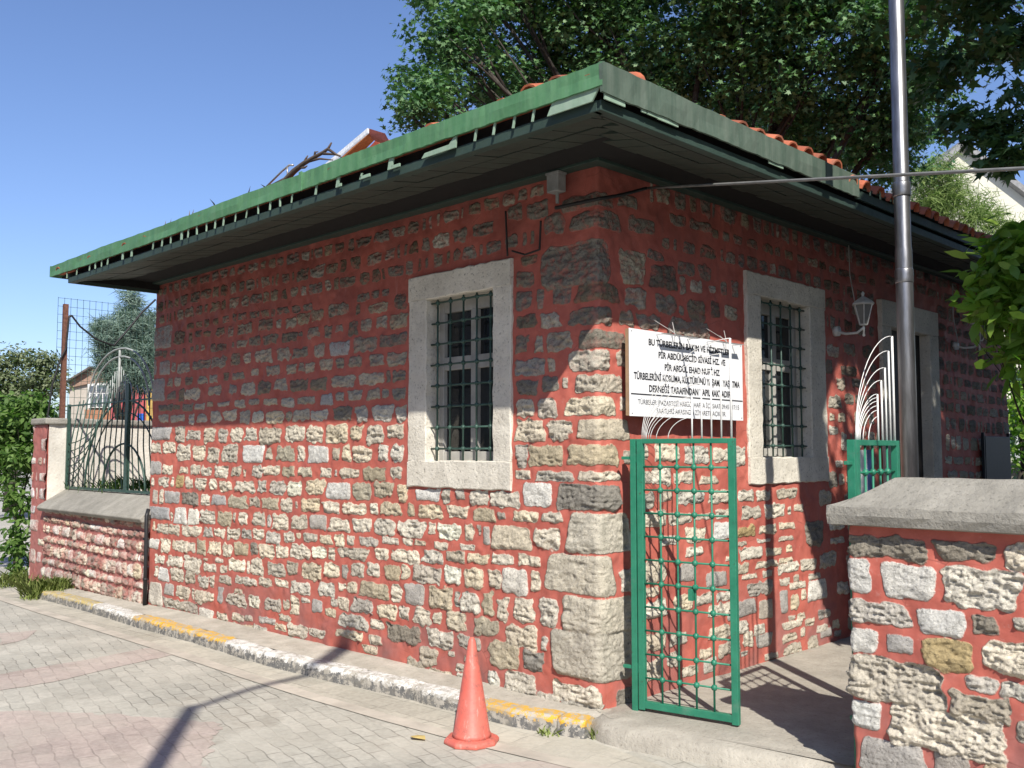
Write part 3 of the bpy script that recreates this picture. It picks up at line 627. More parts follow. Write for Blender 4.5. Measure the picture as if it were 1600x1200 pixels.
def doorway():
    u0, u1, z0, z1 = WD; a0, a1, b0, b1 = WDi; g = MB()
    g.box((-.3, u0, -.05), (.035, a0, b1)); g.box((-.3, a1, -.05), (.037, u1, b1)); g.box((-.3, u0, b1), (.04, u1, z1))
    d = g.build('doorway', M_frame, BLD, bevel=.01)
    l = MB(); l.box((-.16, a0, 0), (-.07, a1, b1))
    for k in range(2):
        for zz0, zz1 in ((.15, .9), (1.0, 1.9), (2.0, 2.65)):
            y0 = a0 + .06 + k * (a1 - a0) / 2; l.box((-.07, y0, zz0), (-.055, y0 + (a1 - a0) / 2 - .12, zz1))
    l.build('door', M_dark, d, bevel=.004)
doorway()

# ---------------------------------------------------------------- eaves and roof
OA, OB, OL = 1.0, .875, .42                   # overhangs: street, passage, left end
XE = -6.81
zt = on(944, 95, 1, -OA)[2]; zb = on(943, 131, 1, -OA)[2]; zs_ = on(936, 155, 1, -OA + .03)[2]; zf2 = on(925, 174, 1, -OA + .05)[2]
def wavy_sheet(p0, p1, z0, z1, nrm, th, n, amp, name, mat, jag=.0):
    """long folded-metal board from p0 to p1 with dents and slightly uneven edges"""
    p0, p1, nv = np.array(p0, float), np.array(p1, float), np.array(nrm, float); m = MB(); rs = random.Random(len(name) + n)
    ph = [rs.random() * 6 for _ in range(4)]
    for i in range(n + 1):
        f = i / n; p = p0 + (p1 - p0) * f; s_ = f * np.linalg.norm(p1 - p0)
        d = amp * (.5 * math.sin(s_ * 3.1 + ph[0]) + .5 * math.sin(s_ * 7.7 + ph[1]) + rs.uniform(-.5, .5))
        e = jag * (math.sin(s_ * 2.3 + ph[2]) * .6 + rs.uniform(-.5, .5)); e2 = jag * (math.sin(s_ * 1.7 + ph[3]) * .6 + rs.uniform(-.6, .6))
        for (z, dd, k) in ((z0 + e2, -.01, 0), (z0 + e2, 0, 0), ((z0 + z1) / 2, d * 1.2, 0), (z1 + e, d * .5, 0), (z1 + e + .004, -.02, 0)):
            q = p + nv * (dd + th); m.v.append((q[0], q[1], z))
        for z, dd in ((z1 + e, -.02), (z0 + e2, -.01)):
            q = p + nv * (dd - .005); m.v.append((q[0], q[1], z))
    m.f = [(i*7+j, (i+1)*7+j, (i+1)*7+(j+1) % 7, i*7+(j+1) % 7) for i in range(n) for j in range(7)]
    m.f += [tuple(range(7))[::-1], tuple(n*7 + j for j in range(7))]
    return m
xs1, xs2 = on(470, 290, 1, -OA)[0], on(505, 280, 1, -OA)[0]
fa = wavy_sheet((XE, -OA), (xs1, -OA), zb, zt, (0, -1), 0, 60, .007, 'a', None, .006)
fb = wavy_sheet((xs1 + .012, -OA), (OB, -OA), zb, zt, (0, -1), .003, 70, .006, 'b', None, .006)
fa.v += []; b_ = len(fa.v); fa.v += fb.v; fa.f += [tuple(b_ + i for i in q) for q in fb.f]
fa.box((xs1 - .012, -OA - .012, zb - .012), (xs1 + .026, -OA - .004, zt + .008))
fa.build('fascia', M_fascia, BLD)
YF = on(1342, 262, 0, OB)[1]
fc = wavy_sheet((OB, -OA), (OB, YF), zb - .035, zt, (1, 0), 0, 50, .006, 'c', None, .006)
fc.build('fascia', M_fasciaB, BLD)['label'] = 'worn grey green fascia board over the passage'
eb = MB(); eb.box((OB - .05, YF + .02, zt - .15), (OB - .03, YB + .6, zt - .045)); eb.build('fascia', M_dkgreen, BLD)['label'] = 'dark set back board under the bare tile ends'
fd = wavy_sheet((XE, 4.), (XE, -OA), zb, zt, (-1, 0), 0, 40, .006, 'd', None, .004); fd.build('fascia', M_fascia, BLD)
# soffit: planks laid across, three lengthways battens, a bearer along the wall
sf = MB(); zso = zs_ - .05; zsi = 3.50; XS = -6.36
def soff(x, y, f):
    return None
# street side boards
x = XS
yo = -OA + .05
def sz(f): return zf2 + (3.53 - zf2) * f
rows = [(0, .33), (.345, .66), (.675, 1.)]
while x < OB - .06:
    wd = .16 + rnd(.02)
    for (f0, f1) in rows:
        y0, y1 = yo + (0 - yo) * f0, yo + (0 - yo) * f1
        hip = max(0, (x + wd))                # mitre near the corner
        if x > 0:
            lim = -x * OA / OB
            if y0 > lim: continue
            y1 = min(y1, lim)
            if y1 - y0 < .02: continue
        z0, z1 = sz(f0) + rnd(.003), sz(f1 if x <= 0 else (y1 - yo) / (-yo)) + rnd(.003)
        sf.hexa([(x, y0, z0), (x+wd-.007, y0, z0), (x+wd-.007, y1, z1), (x, y1, z1), (x, y0, z0+.015), (x+wd-.007, y0, z0+.015), (x+wd-.007, y1, z1+.015), (x, y1, z1+.015)])
    x += wd
# passage side boards
y = -OA + .05
while y < YB + .6:
    wd = .16 + rnd(.02)
    for (f0, f1) in rows:
        x0, x1 = OB - .05 - (OB - .05) * f0, OB - .05 - (OB - .05) * f1
        if y < 0:
            lim = -(y) * OB / OA
            if x0 < lim: continue
            x1 = max(x1, lim)
            if x0 - x1 < .02: continue
        g0, g1 = (OB - .05 - x0) / (OB - .05), (OB - .05 - x1) / (OB - .05)
        z0, z1 = sz(g0) + rnd(.003), sz(g1) + rnd(.003)
        sf.hexa([(x1, y, z1), (x0, y, z0), (x0, y+wd-.007, z0), (x1, y+wd-.007, z1), (x1, y, z1+.015), (x0, y, z0+.015), (x0, y+wd-.007, z0+.015), (x1, y+wd-.007, z1+.015)])
    y += wd
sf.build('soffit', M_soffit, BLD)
bt = MB()                                    # bearers, battens, soffit rim
bt.box((XS, -.085, 3.455), (.0, .03, 3.55)); bt.box((.0, -.085, 3.452), (.085, YB, 3.548))
bt.box((XS, yo - .012, zf2 - .012), (OB - .07, yo + .05, zs_ + .005)); bt.box((OB - .1, yo - .01, zf2 - .012), (OB - .045, YB + .6, zs_ + .003))
bt.box((XS - .03, yo - .01, zf2 - .01), (XS, .06, zs_ + .05))
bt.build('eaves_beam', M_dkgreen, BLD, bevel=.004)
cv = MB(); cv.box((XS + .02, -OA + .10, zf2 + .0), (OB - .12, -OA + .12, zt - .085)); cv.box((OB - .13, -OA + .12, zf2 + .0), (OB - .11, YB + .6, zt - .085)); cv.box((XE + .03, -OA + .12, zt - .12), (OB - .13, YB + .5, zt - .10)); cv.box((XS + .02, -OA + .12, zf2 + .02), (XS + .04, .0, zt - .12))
cv.build('eaves_shade_board', M_black, BLD)  # boards coloured black in place of the shade inside the eaves gap
# broken lower board: lit remnants between dark gaps
def rmb(m): m.build('broken_board', M_board, BLD)
def strip(px, py, wpx, tilt=0, foot=0, full=1.):
    x = on(px, py, 1, -OA + .012)[0]; wd = wpx * .0035 * (1 + (850 - px) / 900); z0, z1 = zs_ - .008, zb + .02
    z1 = z0 + (z1 - z0) * full
    rm = MB(); rm.hexa([(x, -OA+.010, z0), (x+wd, -OA+.010, z0), (x+wd, -OA+.02, z0), (x, -OA+.02, z0), (x+tilt, -OA+.010, z1), (x+wd+tilt, -OA+.010, z1), (x+wd+tilt, -OA+.02, z1), (x+tilt, -OA+.02, z1)])
    if foot: rm.box((x + wd, -OA+.010, z0), (x + wd + foot, -OA+.019, z0 + .02))
    rmb(rm)
for px in [104, 119, 139, 148, 158, 167, 238, 252, 266, 293, 307, 322, 335, 348, 367, 384, 403, 421, 437, 455]:
    strip(px, 430 - (px - 100) * .42, random.choice([.9, 1.3, 1.7, 2.3]), rnd(.014) + .008, 0, random.uniform(.7, 1.))
for px in (190, 204, 282): strip(px, 400 - (px - 190) * .4, 4.5, .01)
for px, w2, ft in ((492, 3, 0), (525, 6, .035), (606, 10, .08), (562, 3, .10)): strip(px, 265 - (px - 492) * .37, w2, .02, ft, .98 if px != 562 else .45)
for px in (740, 769, 800, 830): strip(px, 210 - (px - 740) * .35, 3.2, .02)
xa, xb = on(659, 235, 1, -OA + .012)[0], on(712, 215, 1, -OA + .012)[0]
rm = MB(); rm.prism([(xa, -OA+.010, zs_-.008), (xb, -OA+.010, zs_-.008), (xb + .01, -OA+.010, zb + .02), (xb - .06, -OA+.010, zb - .035), (xa + .03, -OA+.010, zs_ + .02)], (0, .01, 0)); rmb(rm)
xa, xb = on(855, 180, 1, -OA + .012)[0], OB - .03
rm = MB(); rm.prism([(xa, -OA+.010, zs_-.008), (xb - .05, -OA+.010, zs_-.008), (xb, -OA+.010, zb + .0), (xb, -OA+.010, zb + .02), (xa + .05, -OA+.010, zb + .02)], (0, .01, 0))
rm.build('broken_board', M_board, BLD)
for (p0, p1, h) in (((945, 141), (977, 153), .03), ((1003, 165), (1010, 168), .018), ((1012, 170), (1028, 176), .018), ((1028, 178), (1060, 190), .022), ((1202, 246), (1224, 256), .014)):
    y0, y1 = on(*p0, 0, OB - .01)[1], on(*p1, 0, OB - .01)[1]; rb = MB(); rb.box((OB - .018, y0, zb - .035 - h), (OB - .010, y1, zb + .02)); rmb(rb)
# slivers of the old board beyond the end of the passage fascia
for (px, ya_, yb2) in ((1340, 288, 301), (1359, 294, 306), (1375, 296, 312), (1391, 304, 316), (1396, 312, 318)):
    q0 = on(px, ya_, 0, OB - .02); q1 = on(px + 2, yb2, 0, OB - .02); sv = MB(); sv.box((OB - .025, q0[1], q1[2]), (OB - .018, q0[1] + .012, q0[2])); rmb(sv)
# clay barrel tiles
TL = MB()
def barrel(p, d, up, L_, r, th=.012, n=7, flip=1):
    """half-round tile from p along d"""
    p, d, up = Vector(p), Vector(d).normalized(), Vector(up).normalized(); sx = d.cross(up).normalized(); v = []
    for e, rr in ((0, r), (L_, r * .86)):
        for j in range(n + 1):
            a = math.pi * j / n; v.append(p + d * e + sx * rr * math.cos(a) + up * rr * math.sin(a) * flip)
        for j in range(n + 1):
            a = math.pi * j / n; v.append(p + d * e + sx * (rr - th) * math.cos(a) + up * (rr - th) * math.sin(a) * flip)
    k = n + 1; f = [(j, j+1, 2*k+j+1, 2*k+j) for j in range(n)] + [(k+j+1, k+j, 3*k+j, 3*k+j+1) for j in range(n)] + [(j+1, j, k+j, k+j+1) for j in range(n)] + [(2*k+j, 2*k+j+1, 3*k+j+1, 3*k+j) for j in range(n)]
    TL.add(v, f)
sl = R(19); base = MB()
ymid = (YB - .4 + 0) / 2
def roofz(x, y): return zt - .075 + math.tan(sl) * min(y + OA, OB - x, x - XE, YB + .6 - y)
cs, sn = math.cos(sl), math.sin(sl)
for k in range(int((YB + 1.5) / .21)):
    y = -OA + .10 + k * .21 + rnd(.012)
    if y < .0: continue
    lim = min((y + OA), 3.2, YB + .6 - y)
    far_ = y > YF - .15
    for r_ in range(min(int(lim / .34) + 1, 9)):
        xx = OB + (.0 if far_ else .02) - r_ * .34; z = roofz(min(xx, OB), y) + (.0 if r_ else .0)
        zz0 = zt - .045 + math.tan(sl) * (OB - xx)
        dl = (-.06 if y < .15 else -.004 + .045 * min(1, (y - .15) / 1.1)) if not far_ else -.035
        if not far_: xx -= .05
        barrel((xx + rnd(.012), y + rnd(.012), zz0 + rnd(.008) + dl), (-cs, 0, sn), (sn, 0, cs), .42, .078 if not far_ else .07)
        if 0: barrel((xx + rnd(.01), y + .105, zz0 + .04 - .06), (-cs, 0, sn), (sn, 0, cs), .42, .075, flip=-1)
for k in range(int((OB - XE) / .21)):
    x = OB - .12 - k * .21 + rnd(.012); lim = min(OB - x, x - XE, 3.2)
    bump_ = {1: .012, 2: .022, 3: -.0, 6: .014, 7: -.005}.get(k, -.045)
    for r_ in range(min(int(lim / .34) + 1, 9)):
        yy = -OA + .03 + r_ * .34
        barrel((x, yy + rnd(.01), zt - .055 + math.tan(sl) * (yy + OA) + bump_ * (r_ == 0) - .02), (0, cs, sn), (0, -sn, cs), .42, .078)
TL.build('roof_tiles', M_tile, BLD)
rf = MB(); cx, cy = (XE + OB) / 2, 0; hw = (OB - XE) / 2
A_, B_, C_, D_ = (XE+.03, -OA+.03), (OB-.03, -OA+.03), (OB-.03, YB+.57), (XE+.03, YB+.57); zr = zt - .07 + math.tan(sl) * hw
rf.v = [(*A_, zt-.07), (*B_, zt-.07), (*C_, zt-.07), (*D_, zt-.07), (cx, -OA + hw, zr), (cx, YB + .6 - hw, zr), (*A_, zt-.085), (*B_, zt-.085), (*C_, zt-.085), (*D_, zt-.085)]
rf.f = [(0, 1, 4), (1, 2, 5, 4), (2, 3, 5), (3, 0, 4, 5), (6, 9, 8, 7), (0, 6, 7, 1), (1, 7, 8, 2), (2, 8, 9, 3), (3, 9, 6, 0)]
rf.build('roof', M_tile, BLD)

# ---------------------------------------------------------------- right hand boundary wall with hipped coping
PX, PY = on(1325, 1000, 1, -.05)[0], -.05
PXR, PYB = PX + 3.6, .42
BW = empty('boundary_wall', (PX, PY, 0), 'stone boundary wall with red joints and grey concrete coping, right of the gateway', 'wall')
zc = on(1330, 822, 1, PY)[2]
us2 = np.concatenate([np.arange(-.44, 1.35, .0055), np.arange(1.35, 3.6, .03)]); zs2 = np.arange(-.15, zc + .02, .0055)
F2 = Field(us2, zs2)
for (x0, y0, x1, y1, k) in TP:
    ym, xm = (y0+y1)/2, (x0+x1)/2
    u0 = on(x0, ym, 1, PY)[0] - PX; u1 = on(x1, ym, 1, PY)[0] - PX
    if u0 < .03: u0 = -.16
    F2.stone(u0, on(xm, y1, 1, PY)[2], u1, on(xm, y0, 1, PY)[2], k, .9)
F2.row_fill(1.0, 3.5, -.1, zc - .03, .14, lambda a: True, ['', 'd', 't'])
F2.row_fill(-.44, -.2, -.1, zc - .03, .12, lambda a: a[2] < -.16, ['', 'd'])
F2.H = F2.height(.011, .011) 
def pos2(U, Z, H):
    a = np.clip((U + RC) / (2 * RC), 0, 1) * math.pi / 2          # side face (facing -x) turning to the front (facing -y)
    bx = np.where(U < -RC, 0, np.where(U > RC, U, RC - RC * np.cos(a))); by = np.where(U < -RC, -U, np.where(U > RC, 0, RC - RC * np.sin(a)))
    return np.stack([PX + bx - np.cos(a) * (H - .01), PY + by - np.sin(a) * (H - .01), Z], -1)
put('wall_face', F2.mesh('wall_face', pos2), M_wall, BW)
b = MB(); b.box((PX + .05, PY + .06, -.15), (PXR, PYB, zc)); b.build('wall_core', simple('red_render_b', RED, .9), BW)
cp = MB(); yf, yb = PY - .07, PYB + .07; ym = (yf + yb) / 2; zl = on(1290, 790, 1, yf)[2]; x0 = on(1290, 790, 1, yf)[0]
ridge = on(1400, 746, 1, ym); zr_ = ridge[2]; n = 40
def crow(x, yoff=0):
    j = lambda a: rnd(a)
    f = min(1, max(0, (x - x0) / (ridge[0] - x0))); zz1 = zl + (zr_ - zl) * f; yA = ym + (yf - ym); 
    return [(x, yf + .07 + j(.003), zc + .003), (x, yf + .012 + j(.006), zc + .012 + j(.004)), (x, yf + j(.005), zl - .045 + j(.004)), (x, yf + .008 + j(.004), zl + j(.004)),
            (x, yf + (ym - yf) * .5, min(zl + (zr_ - zl) * .52, zz1) + j(.004)), (x, ym - .03 + j(.01), zz1 + j(.003)), (x, ym + .03, zz1 + j(.003)), (x, yb, zl), (x, yb, zc + .012), (x, yb - .07, zc + .003)]
xs3 = [x0 + .0, x0 + .02] + list(np.linspace(x0 + .06, PXR, n)); V = []
for x in xs3: V += crow(x)
m_ = 10; cp.v = V; k = len(xs3)
cp.f = [(i*m_+j, (i+1)*m_+j, (i+1)*m_+(j+1)%m_, i*m_+(j+1)%m_) for i in range(k-1) for j in range(m_)] + [tuple(range(m_))[::-1], tuple((k-1)*m_+j for j in range(m_))]
cp.build('coping', M_cope, BW)

# ---------------------------------------------------------------- gate leaves with white fan crest
def gate(hinge, end, z0, z1, label, post=True, crest=.43):
    h, e = np.array(hinge), np.array(end); Lg = np.linalg.norm(e - h); ang = math.atan2(e[1]-h[1], e[0]-h[0])
    root = empty('iron_gate', (h[0], h[1], z0), label, 'gate', 'gate leaves of the entrance', ang)
    M = Matrix.LocRotScale(Vector((h[0], h[1], 0)), Matrix.Rotation(ang, 3, 'Z').to_euler(), None)
    def T(u, z, d=0): return tuple(M @ Vector((u, d, z)))
    f = MB(); s = .042
    def bx(a, b, c=.018): f.box((a[0], -c, a[1]), (b[0], c, b[1]), M)
    bx((0, z0), (s, z1)); bx((Lg - s, z0), (Lg, z1), .019); bx((s, z1 - .03), (Lg - s, z1), .0185); bx((s, z0 + .012), (Lg - s, z0 + .055), .0185)
    f.build('frame', M_gate, root, bevel=.003)
    b = MB(); nv, nh = 4, 10
    us_ = [s + (Lg - 2*s) * (i + 1) / (nv + 1) for i in range(nv)]; zs_l = [z0 + .05 + (z1 - .03 - z0 - .05) * (i + 1) / (nh + 1) * 1.0 for i in range(nh)]
    for u in us_: b.tube([T(u, z0 + .04), T(u, z1 - .02)], .0065, 6)
    for z in zs_l:
        b.tube([T(s * .5, z), T(Lg - s * .5, z)], .0065, 6)
        for u in us_: b.ball(T(u, z), .020, 8, 4)
    b.build('bars', M_gate, root, smooth=True)
    c = MB(); r = .0023; hs = [.60, .51, .41, .335, .255]
    for i in range(5):                       # quarter arcs springing from the hinge side, each ending on an upright
        u = Lg - .022 - i * .063; top = z1 + hs[i]; u_in = .03 + i * .008
        c.tube([T(u, z1 - .01), T(u, top)], .007 if i == 0 else .0055, 6)
        c.tube([T(u - (u - u_in) * math.sin(math.pi/2*k/14) ** 1.15, z1 + (top - z1) * math.cos(math.pi/2*k/14)) for k in range(15)], r, 6)
    u = Lg - .022 - 4 * .063
    for (ui, ht) in ((.06, .235), (.075, .215), (.09, .19), (.13, .165), (.21, .13)):
        c.tube([T(u - (u - ui) * math.sin(math.pi/2*k/10) ** 1.1, z1 + ht * math.cos(math.pi/2*k/10)) for k in range(11)], r, 6)
    c.build('crest', M_white, root, smooth=True)
    lk = MB(); zl_ = z0 + (z1 - z0) * .44; lk.box((us_[2] - .035, -.03, zl_ - .04), (us_[2] - .005, .03, zl_ + .03), M); lk.tube([T(us_[2] + .0, zl_ + .04, -.02), T(us_[2] + .025, zl_ + .04, -.02)], .012, 8)
    lk.build('latch', M_gate, root)
    if post:
        p = MB(); p.box((-.045, -.02, z0 - .03), (-.008, .02, z1), M); 
        for z in (z0 + .25, z1 - .12): p.tube([T(-.004, z - .03), T(-.004, z + .03)], .012, 8); p.box((-.11, -.012, z - .01), (-.045, .012, z + .01), M)
        p.build('hinge_post', M_gate, root, bevel=.002)
    return root
g0 = on(1000, 1108, 2, .01)[:2]; g1 = on(1156, 1134, 2, .01)[:2]
gate(g0, g1, .012, on(990, 686, 1, g0[1])[2], 'green grid gate leaf standing open before the white sign')
H2 = on(1334, 700, 1, .12)[:2]; d2 = np.array([math.cos(R(62)), math.sin(R(62))])
for a_ in np.linspace(40, 130, 91):
    q = H2 + .63 * np.array([math.cos(R(a_)), math.sin(R(a_))])
    v = np.array([q[0], q[1], 1.6]) - CAM
    if abs(800 + FPX * (v @ RT) / (v @ FW) - 1401) < 2: d2 = np.array([math.cos(R(a_)), math.sin(R(a_))]); break
gate(H2, H2 + .63 * d2, .012, 1.665, 'green gate leaf half hidden behind the grey coping of the boundary wall')

# ---------------------------------------------------------------- notice board
XSg = .11
y0, y1 = on(984, 580, 0, XSg)[1], on(1160, 600, 0, XSg)[1]
zA, zB = on(984, 513, 0, XSg)[2], on(984, 649, 0, XSg)[2]
SG = empty('notice_board', (XSg, (y0+y1)/2, zB), 'white notice board with black Turkish lettering wired to the passage wall', 'sign')
b = MB(); b.box((XSg - .035, y0, zB), (XSg - .004, y1, zA)); b.build('backing', M_plywood, SG)
b = MB(); b.box((XSg - .004, y0 - .003, zB - .003), (XSg, y1 + .003, zA + .003)); b.build('panel', M_signw, SG)
W_s, H_s = y1 - y0, zA - zB
tx = MB()
def text(line, cy, h, width, cxo=.5, bold=.0):
    cu = bpy.data.curves.new('t', 'FONT'); cu.body = line; cu.size = 1; cu.align_x = 'CENTER'; cu.offset = bold; cu.resolution_u = 3
    o = bpy.data.objects.new('t', cu); COL.objects.link(o)
    dg = bpy.context.evaluated_depsgraph_get(); me = bpy.data.meshes.new_from_object(o.evaluated_get(dg))
    vs = np.array([v.co[:] for v in me.vertices]); w0, w1 = vs[:, 0].min(), vs[:, 0].max()
    sx_ = width / (w1 - w0); sy_ = h / .73; ccx = (w0 + w1) / 2
    V = [(XSg + .0015, y0 + W_s * cxo + (v[0] - ccx) * sx_, zA - H_s * cy + (v[1] - .365) * sy_) for v in vs]
    tx.add(V, [tuple(p.vertices) for p in me.polygons])
    bpy.data.objects.remove(o); bpy.data.curves.remove(cu); bpy.data.meshes.remove(me)
text('BU TÜRBELERİN BAKIM VE HİZMETLERİ', .125, .043, W_s * .74, .52, .03)
text('PİR ABDÜLMECİD SİVASİ HZ. VE', .265, .043, W_s * .60, .53, .03)
text('PİR ABDÜL EHAD NURİ HZ.', .405, .043, W_s * .50, .53, .03)
text('TÜRBELERİNİ KORUMA, KÜLTÜRÜNÜ YAŞAMA YAŞATMA', .535, .046, W_s * .94, .50, .03)
text('DERNEĞİ TARAFINDAN YAPILMAKTADIR', .672, .046, W_s * .73, .515, .03)
text('TÜRBELER (PAZARTESİ HARİÇ) HAFTA İÇİ SAAT 09:45 - 17:15', .835, .034, W_s * .90, .51)
text('SAATLERİ ARASINDA ZİYARETE AÇIKTIR.', .93, .034, W_s * .62, .52)
tx.box((XSg + .0005, y0 + .01, zA - H_s * .757), (XSg + .0015, y1 - .004, zA - H_s * .742))
tx.build('lettering', M_ink, SG)
b = MB()
for (f0, f1, zo) in ((.20, .50, .012), (.64, .92, .012)):
    ya, yb_ = y0 + W_s * f0, y0 + W_s * f1; b.box((XSg + .055, ya, zA - .03 + zo), (XSg + .088, yb_, zA - .026 + zo)); b.box((XSg, ya + .02, zA - .03 + zo), (XSg + .06, ya + .026, zA - .026 + zo)); b.box((XSg, yb_ - .03, zA - .03 + zo), (XSg + .06, yb_ - .024, zA - .026 + zo))
b.build('bracket', M_alu, SG)
for f0 in (.33, .80):
    yy = y0 + W_s * f0; b = MB()
    b.tube([(.03, yy - .08, zA + .10), (XSg + .03, yy, zA + .01), (XSg + .05, yy + .02, zA - .02), (.03, yy + .1, zA + .06)], .0022, 5)
    b.tube([(XSg + .02, yy, zA + .08), (XSg + .04, yy + .005, zA - .02)], .003, 5)
    b.build('tie_wire', M_cablew, SG)
for (u, z) in ((.015, .02), (.985, .02), (.015, .97), (.985, .97), (.5, .02)): 
    b = MB(); b.ball((XSg + .001, y0 + W_s*u, zA - H_s*z), .006, 6, 4); b.build('screw', M_alu, SG)

# ---------------------------------------------------------------- wall lanterns
def lantern(y, z, label):
    root = empty('wall_lantern', (.0, y, z), label, 'lamp', 'white lanterns on the passage wall')
    c = (.26, y, z)
    b = MB(); b.lathe((.0, y, z - .12), [(.001, 0)], 3) if 0 else None
    b = MB(); b.tube([(.03, y, z - .13), (.10, y, z - .15), (.20, y, z - .15), (.26, y, z - .11)], .012, 8); b.tube([(-.01, y, z - .12), (.035, y, z - .12)], .045, 12)
    b.tube([(.26, y, z - .17), (.26, y, z - .08)], .009, 8); b.ball((.26, y, z - .175), .014, 8, 5)
    b.build('arm', M_lamp, root, smooth=True)
    b = MB(); b.lathe(c, [(.035, -.09), (.04, -.08)], 6)
    b.lathe(c, [(.085, .085), (.10, .088), (.10, .098), (.075, .12), (.03, .15), (.012, .16), (.012, .175), (.018, .185), (.004, .205)], 6)
    for k in range(6):
        a = 2*math.pi*k/6; b.tube([(c[0] + .036*math.cos(a), c[1] + .036*math.sin(a), z - .08), (c[0] + .082*math.cos(a), c[1] + .082*math.sin(a), z + .09)], .005, 5)
    b.build('cage', M_lamp, root)
    b = MB(); b.lathe(c, [(.030, -.078), (.074, .084)], 6); b.build('lamp_glass', M_lglass, root)
pL = on(1349, 492, 0, .26); lantern(pL[1], pL[2], 'white lantern fixed between the barred window and the doorway')
pL2 = on(1530, 520, 0, .26); lantern(pL2[1], pL2[2], 'white lantern beyond the doorway, half behind the laurel leaves')

# cables, junction box
def cable(name, pts, r, mat, label, sag=0):
    m = MB(); P_ = []
    for a, b in zip(pts[:-1], pts[1:]):
        a, b = np.array(a), np.array(b); n = 10
        for k in range(n): f = k / n; P_.append(a + (b-a)*f - np.array([0, 0, sag*4*f*(1-f)]))
    P_.append(np.array(pts[-1])); m.tube(P_, r, 6); return tag(m.build(name, mat, smooth=True), label, 'cable')
a = on(1010, 294, 0, .06)
pe = far(1640, 261, 4.0)
pe2 = pe + (pe - a) * .9
cable('overhead_cable', [a, pe, pe2], .0085, simple('cable_mid', (.16, .16, .155), .5), 'thick black cable stretched from the corner of the building past the steel pole', .0)
cable('wall_cable', [on(868, 325, 1, -.05), on(900, 318, 1, -.05), (.06, -.05, on(930, 312, 1, -.05)[2]), on(970, 305, 0, .06), a], .012, M_cable, 'twisted black cable clipped round the corner of the building under the eaves')
cable('wall_cable', [on(790, 330, 1, -.05), on(793, 400, 1, -.05)], .007, M_cable, 'short black cable hanging above the street window')
cable('wall_cable', [on(845, 345, 1, -.05), on(843, 390, 1, -.05), on(820, 398, 1, -.05), on(800, 392, 1, -.05)], .007, M_cable, 'looped black cable between the street window and the junction box')
cable('lamp_cable', [on(1337, 480, 0, .05), on(1328, 430, 0, .05), on(1326, 380, 0, .05), on(1333, 360, 0, .05), on(1400, 380, 0, .05), on(1500, 405, 0, .05)], .005, M_cablew, 'thin grey cable rising from the nearer wall lantern')
cable('lamp_cable', [pL2 + np.array([-.2, -.05, -.1]), pL2 + np.array([-.22, -.12, .2]), pL2 + np.array([-.22, -.1, .55])], .006, M_cablew, 'curved grey cable beside the farther wall lantern')
JB = empty('junction_box', (on(866, 286, 1, 0)[0], -.03, 3.38), 'grey junction box with short conduit under the eaves near the corner', 'box')
xa, xb = on(857, 290, 1, -.08)[0], on(875, 290, 1, -.08)[0]; z0_, z1_ = on(866, 300, 1, -.08)[2], on(866, 270, 1, -.08)[2]
b = MB(); b.box((xa, -.10, z0_), (xb, -.02, z1_)); b.build('case', M_box, JB, bevel=.006)
b = MB(); b.tube([((xa+xb)/2, -.05, z0_), ((xa+xb)/2, -.05, z0_ - .07)], .012, 8); b.build('conduit', M_box, JB); b = MB(); b.box((xa - .006, -.104, z1_ - .012), (xb + .006, -.02, z1_ + .002)); b.build('lid', M_box, JB)
IP = empty('information_panel', (.05, on(1555, 715, 0, .05)[1], .9), 'blue grey information panel leaning on the dark passage wall', 'panel')
ya, yb_ = on(1537, 715, 0, .05)[1], on(1575, 715, 0, .05)[1]; zz1 = on(1555, 682, 0, .05)[2]
b = MB(); b.box((.045, ya, .25), (.075, yb_, zz1)); b.build('board', M_panelblue, IP, bevel=.005)
b = MB(); b.box((.04, ya - .03, .2), (.07, ya, zz1 + .04)); b.box((.04, yb_, .2), (.07, yb_ + .03, zz1 + .04)); b.build('edge_rail', M_panelblue, IP)
# banner seen through the hidden gate leaf
BN = empty('roll_up_banner', (0.12, 3.75, 0), 'tall white and blue banner behind the half hidden gate leaf', 'banner')
b = MB(); b.box((.10, 3.32, .05), (.115, 3.56, 1.62)); b.build('banner_sheet', M_signw, BN)
b = MB(); b.box((.10, 3.565, .05), (.116, 3.66, 1.62)); b.build('banner_stripe', simple('banner_blue', (.03, .06, .22), .5), BN)

# ---------------------------------------------------------------- galvanised pole
t_p = 1.93; pp = np.array([SX * t_p, 2.06 + SY * t_p])
PO = empty('steel_pole', (pp[0], pp[1], 0), 'tall galvanised steel pole rising behind the boundary wall', 'pole')
b = MB(); b.lathe((pp[0], pp[1], 0), [(.050, -.05), (.049, 2.8), (.0455, 2.82), (.043, 9.)], 20); b.build('shaft', M_galv, PO, smooth=True)
for zz_p in (on(1410, 442, 0, pp[0])[2], on(1410, 308, 0, pp[0])[2]):
    b = MB(); b.lathe((pp[0], pp[1], zz_p), [(.0495, 0), (.0525, .006), (.0520, .03), (.0530, .05), (.0520, .08), (.0495, .088)], 18); b.build('tape_band', M_galv, PO, smooth=True)
b = MB(); b.lathe((pp[0], pp[1], 9), [(.07, 0), (.07, .05), (.02, .09)], 12); b.build('cap', M_galv, PO)
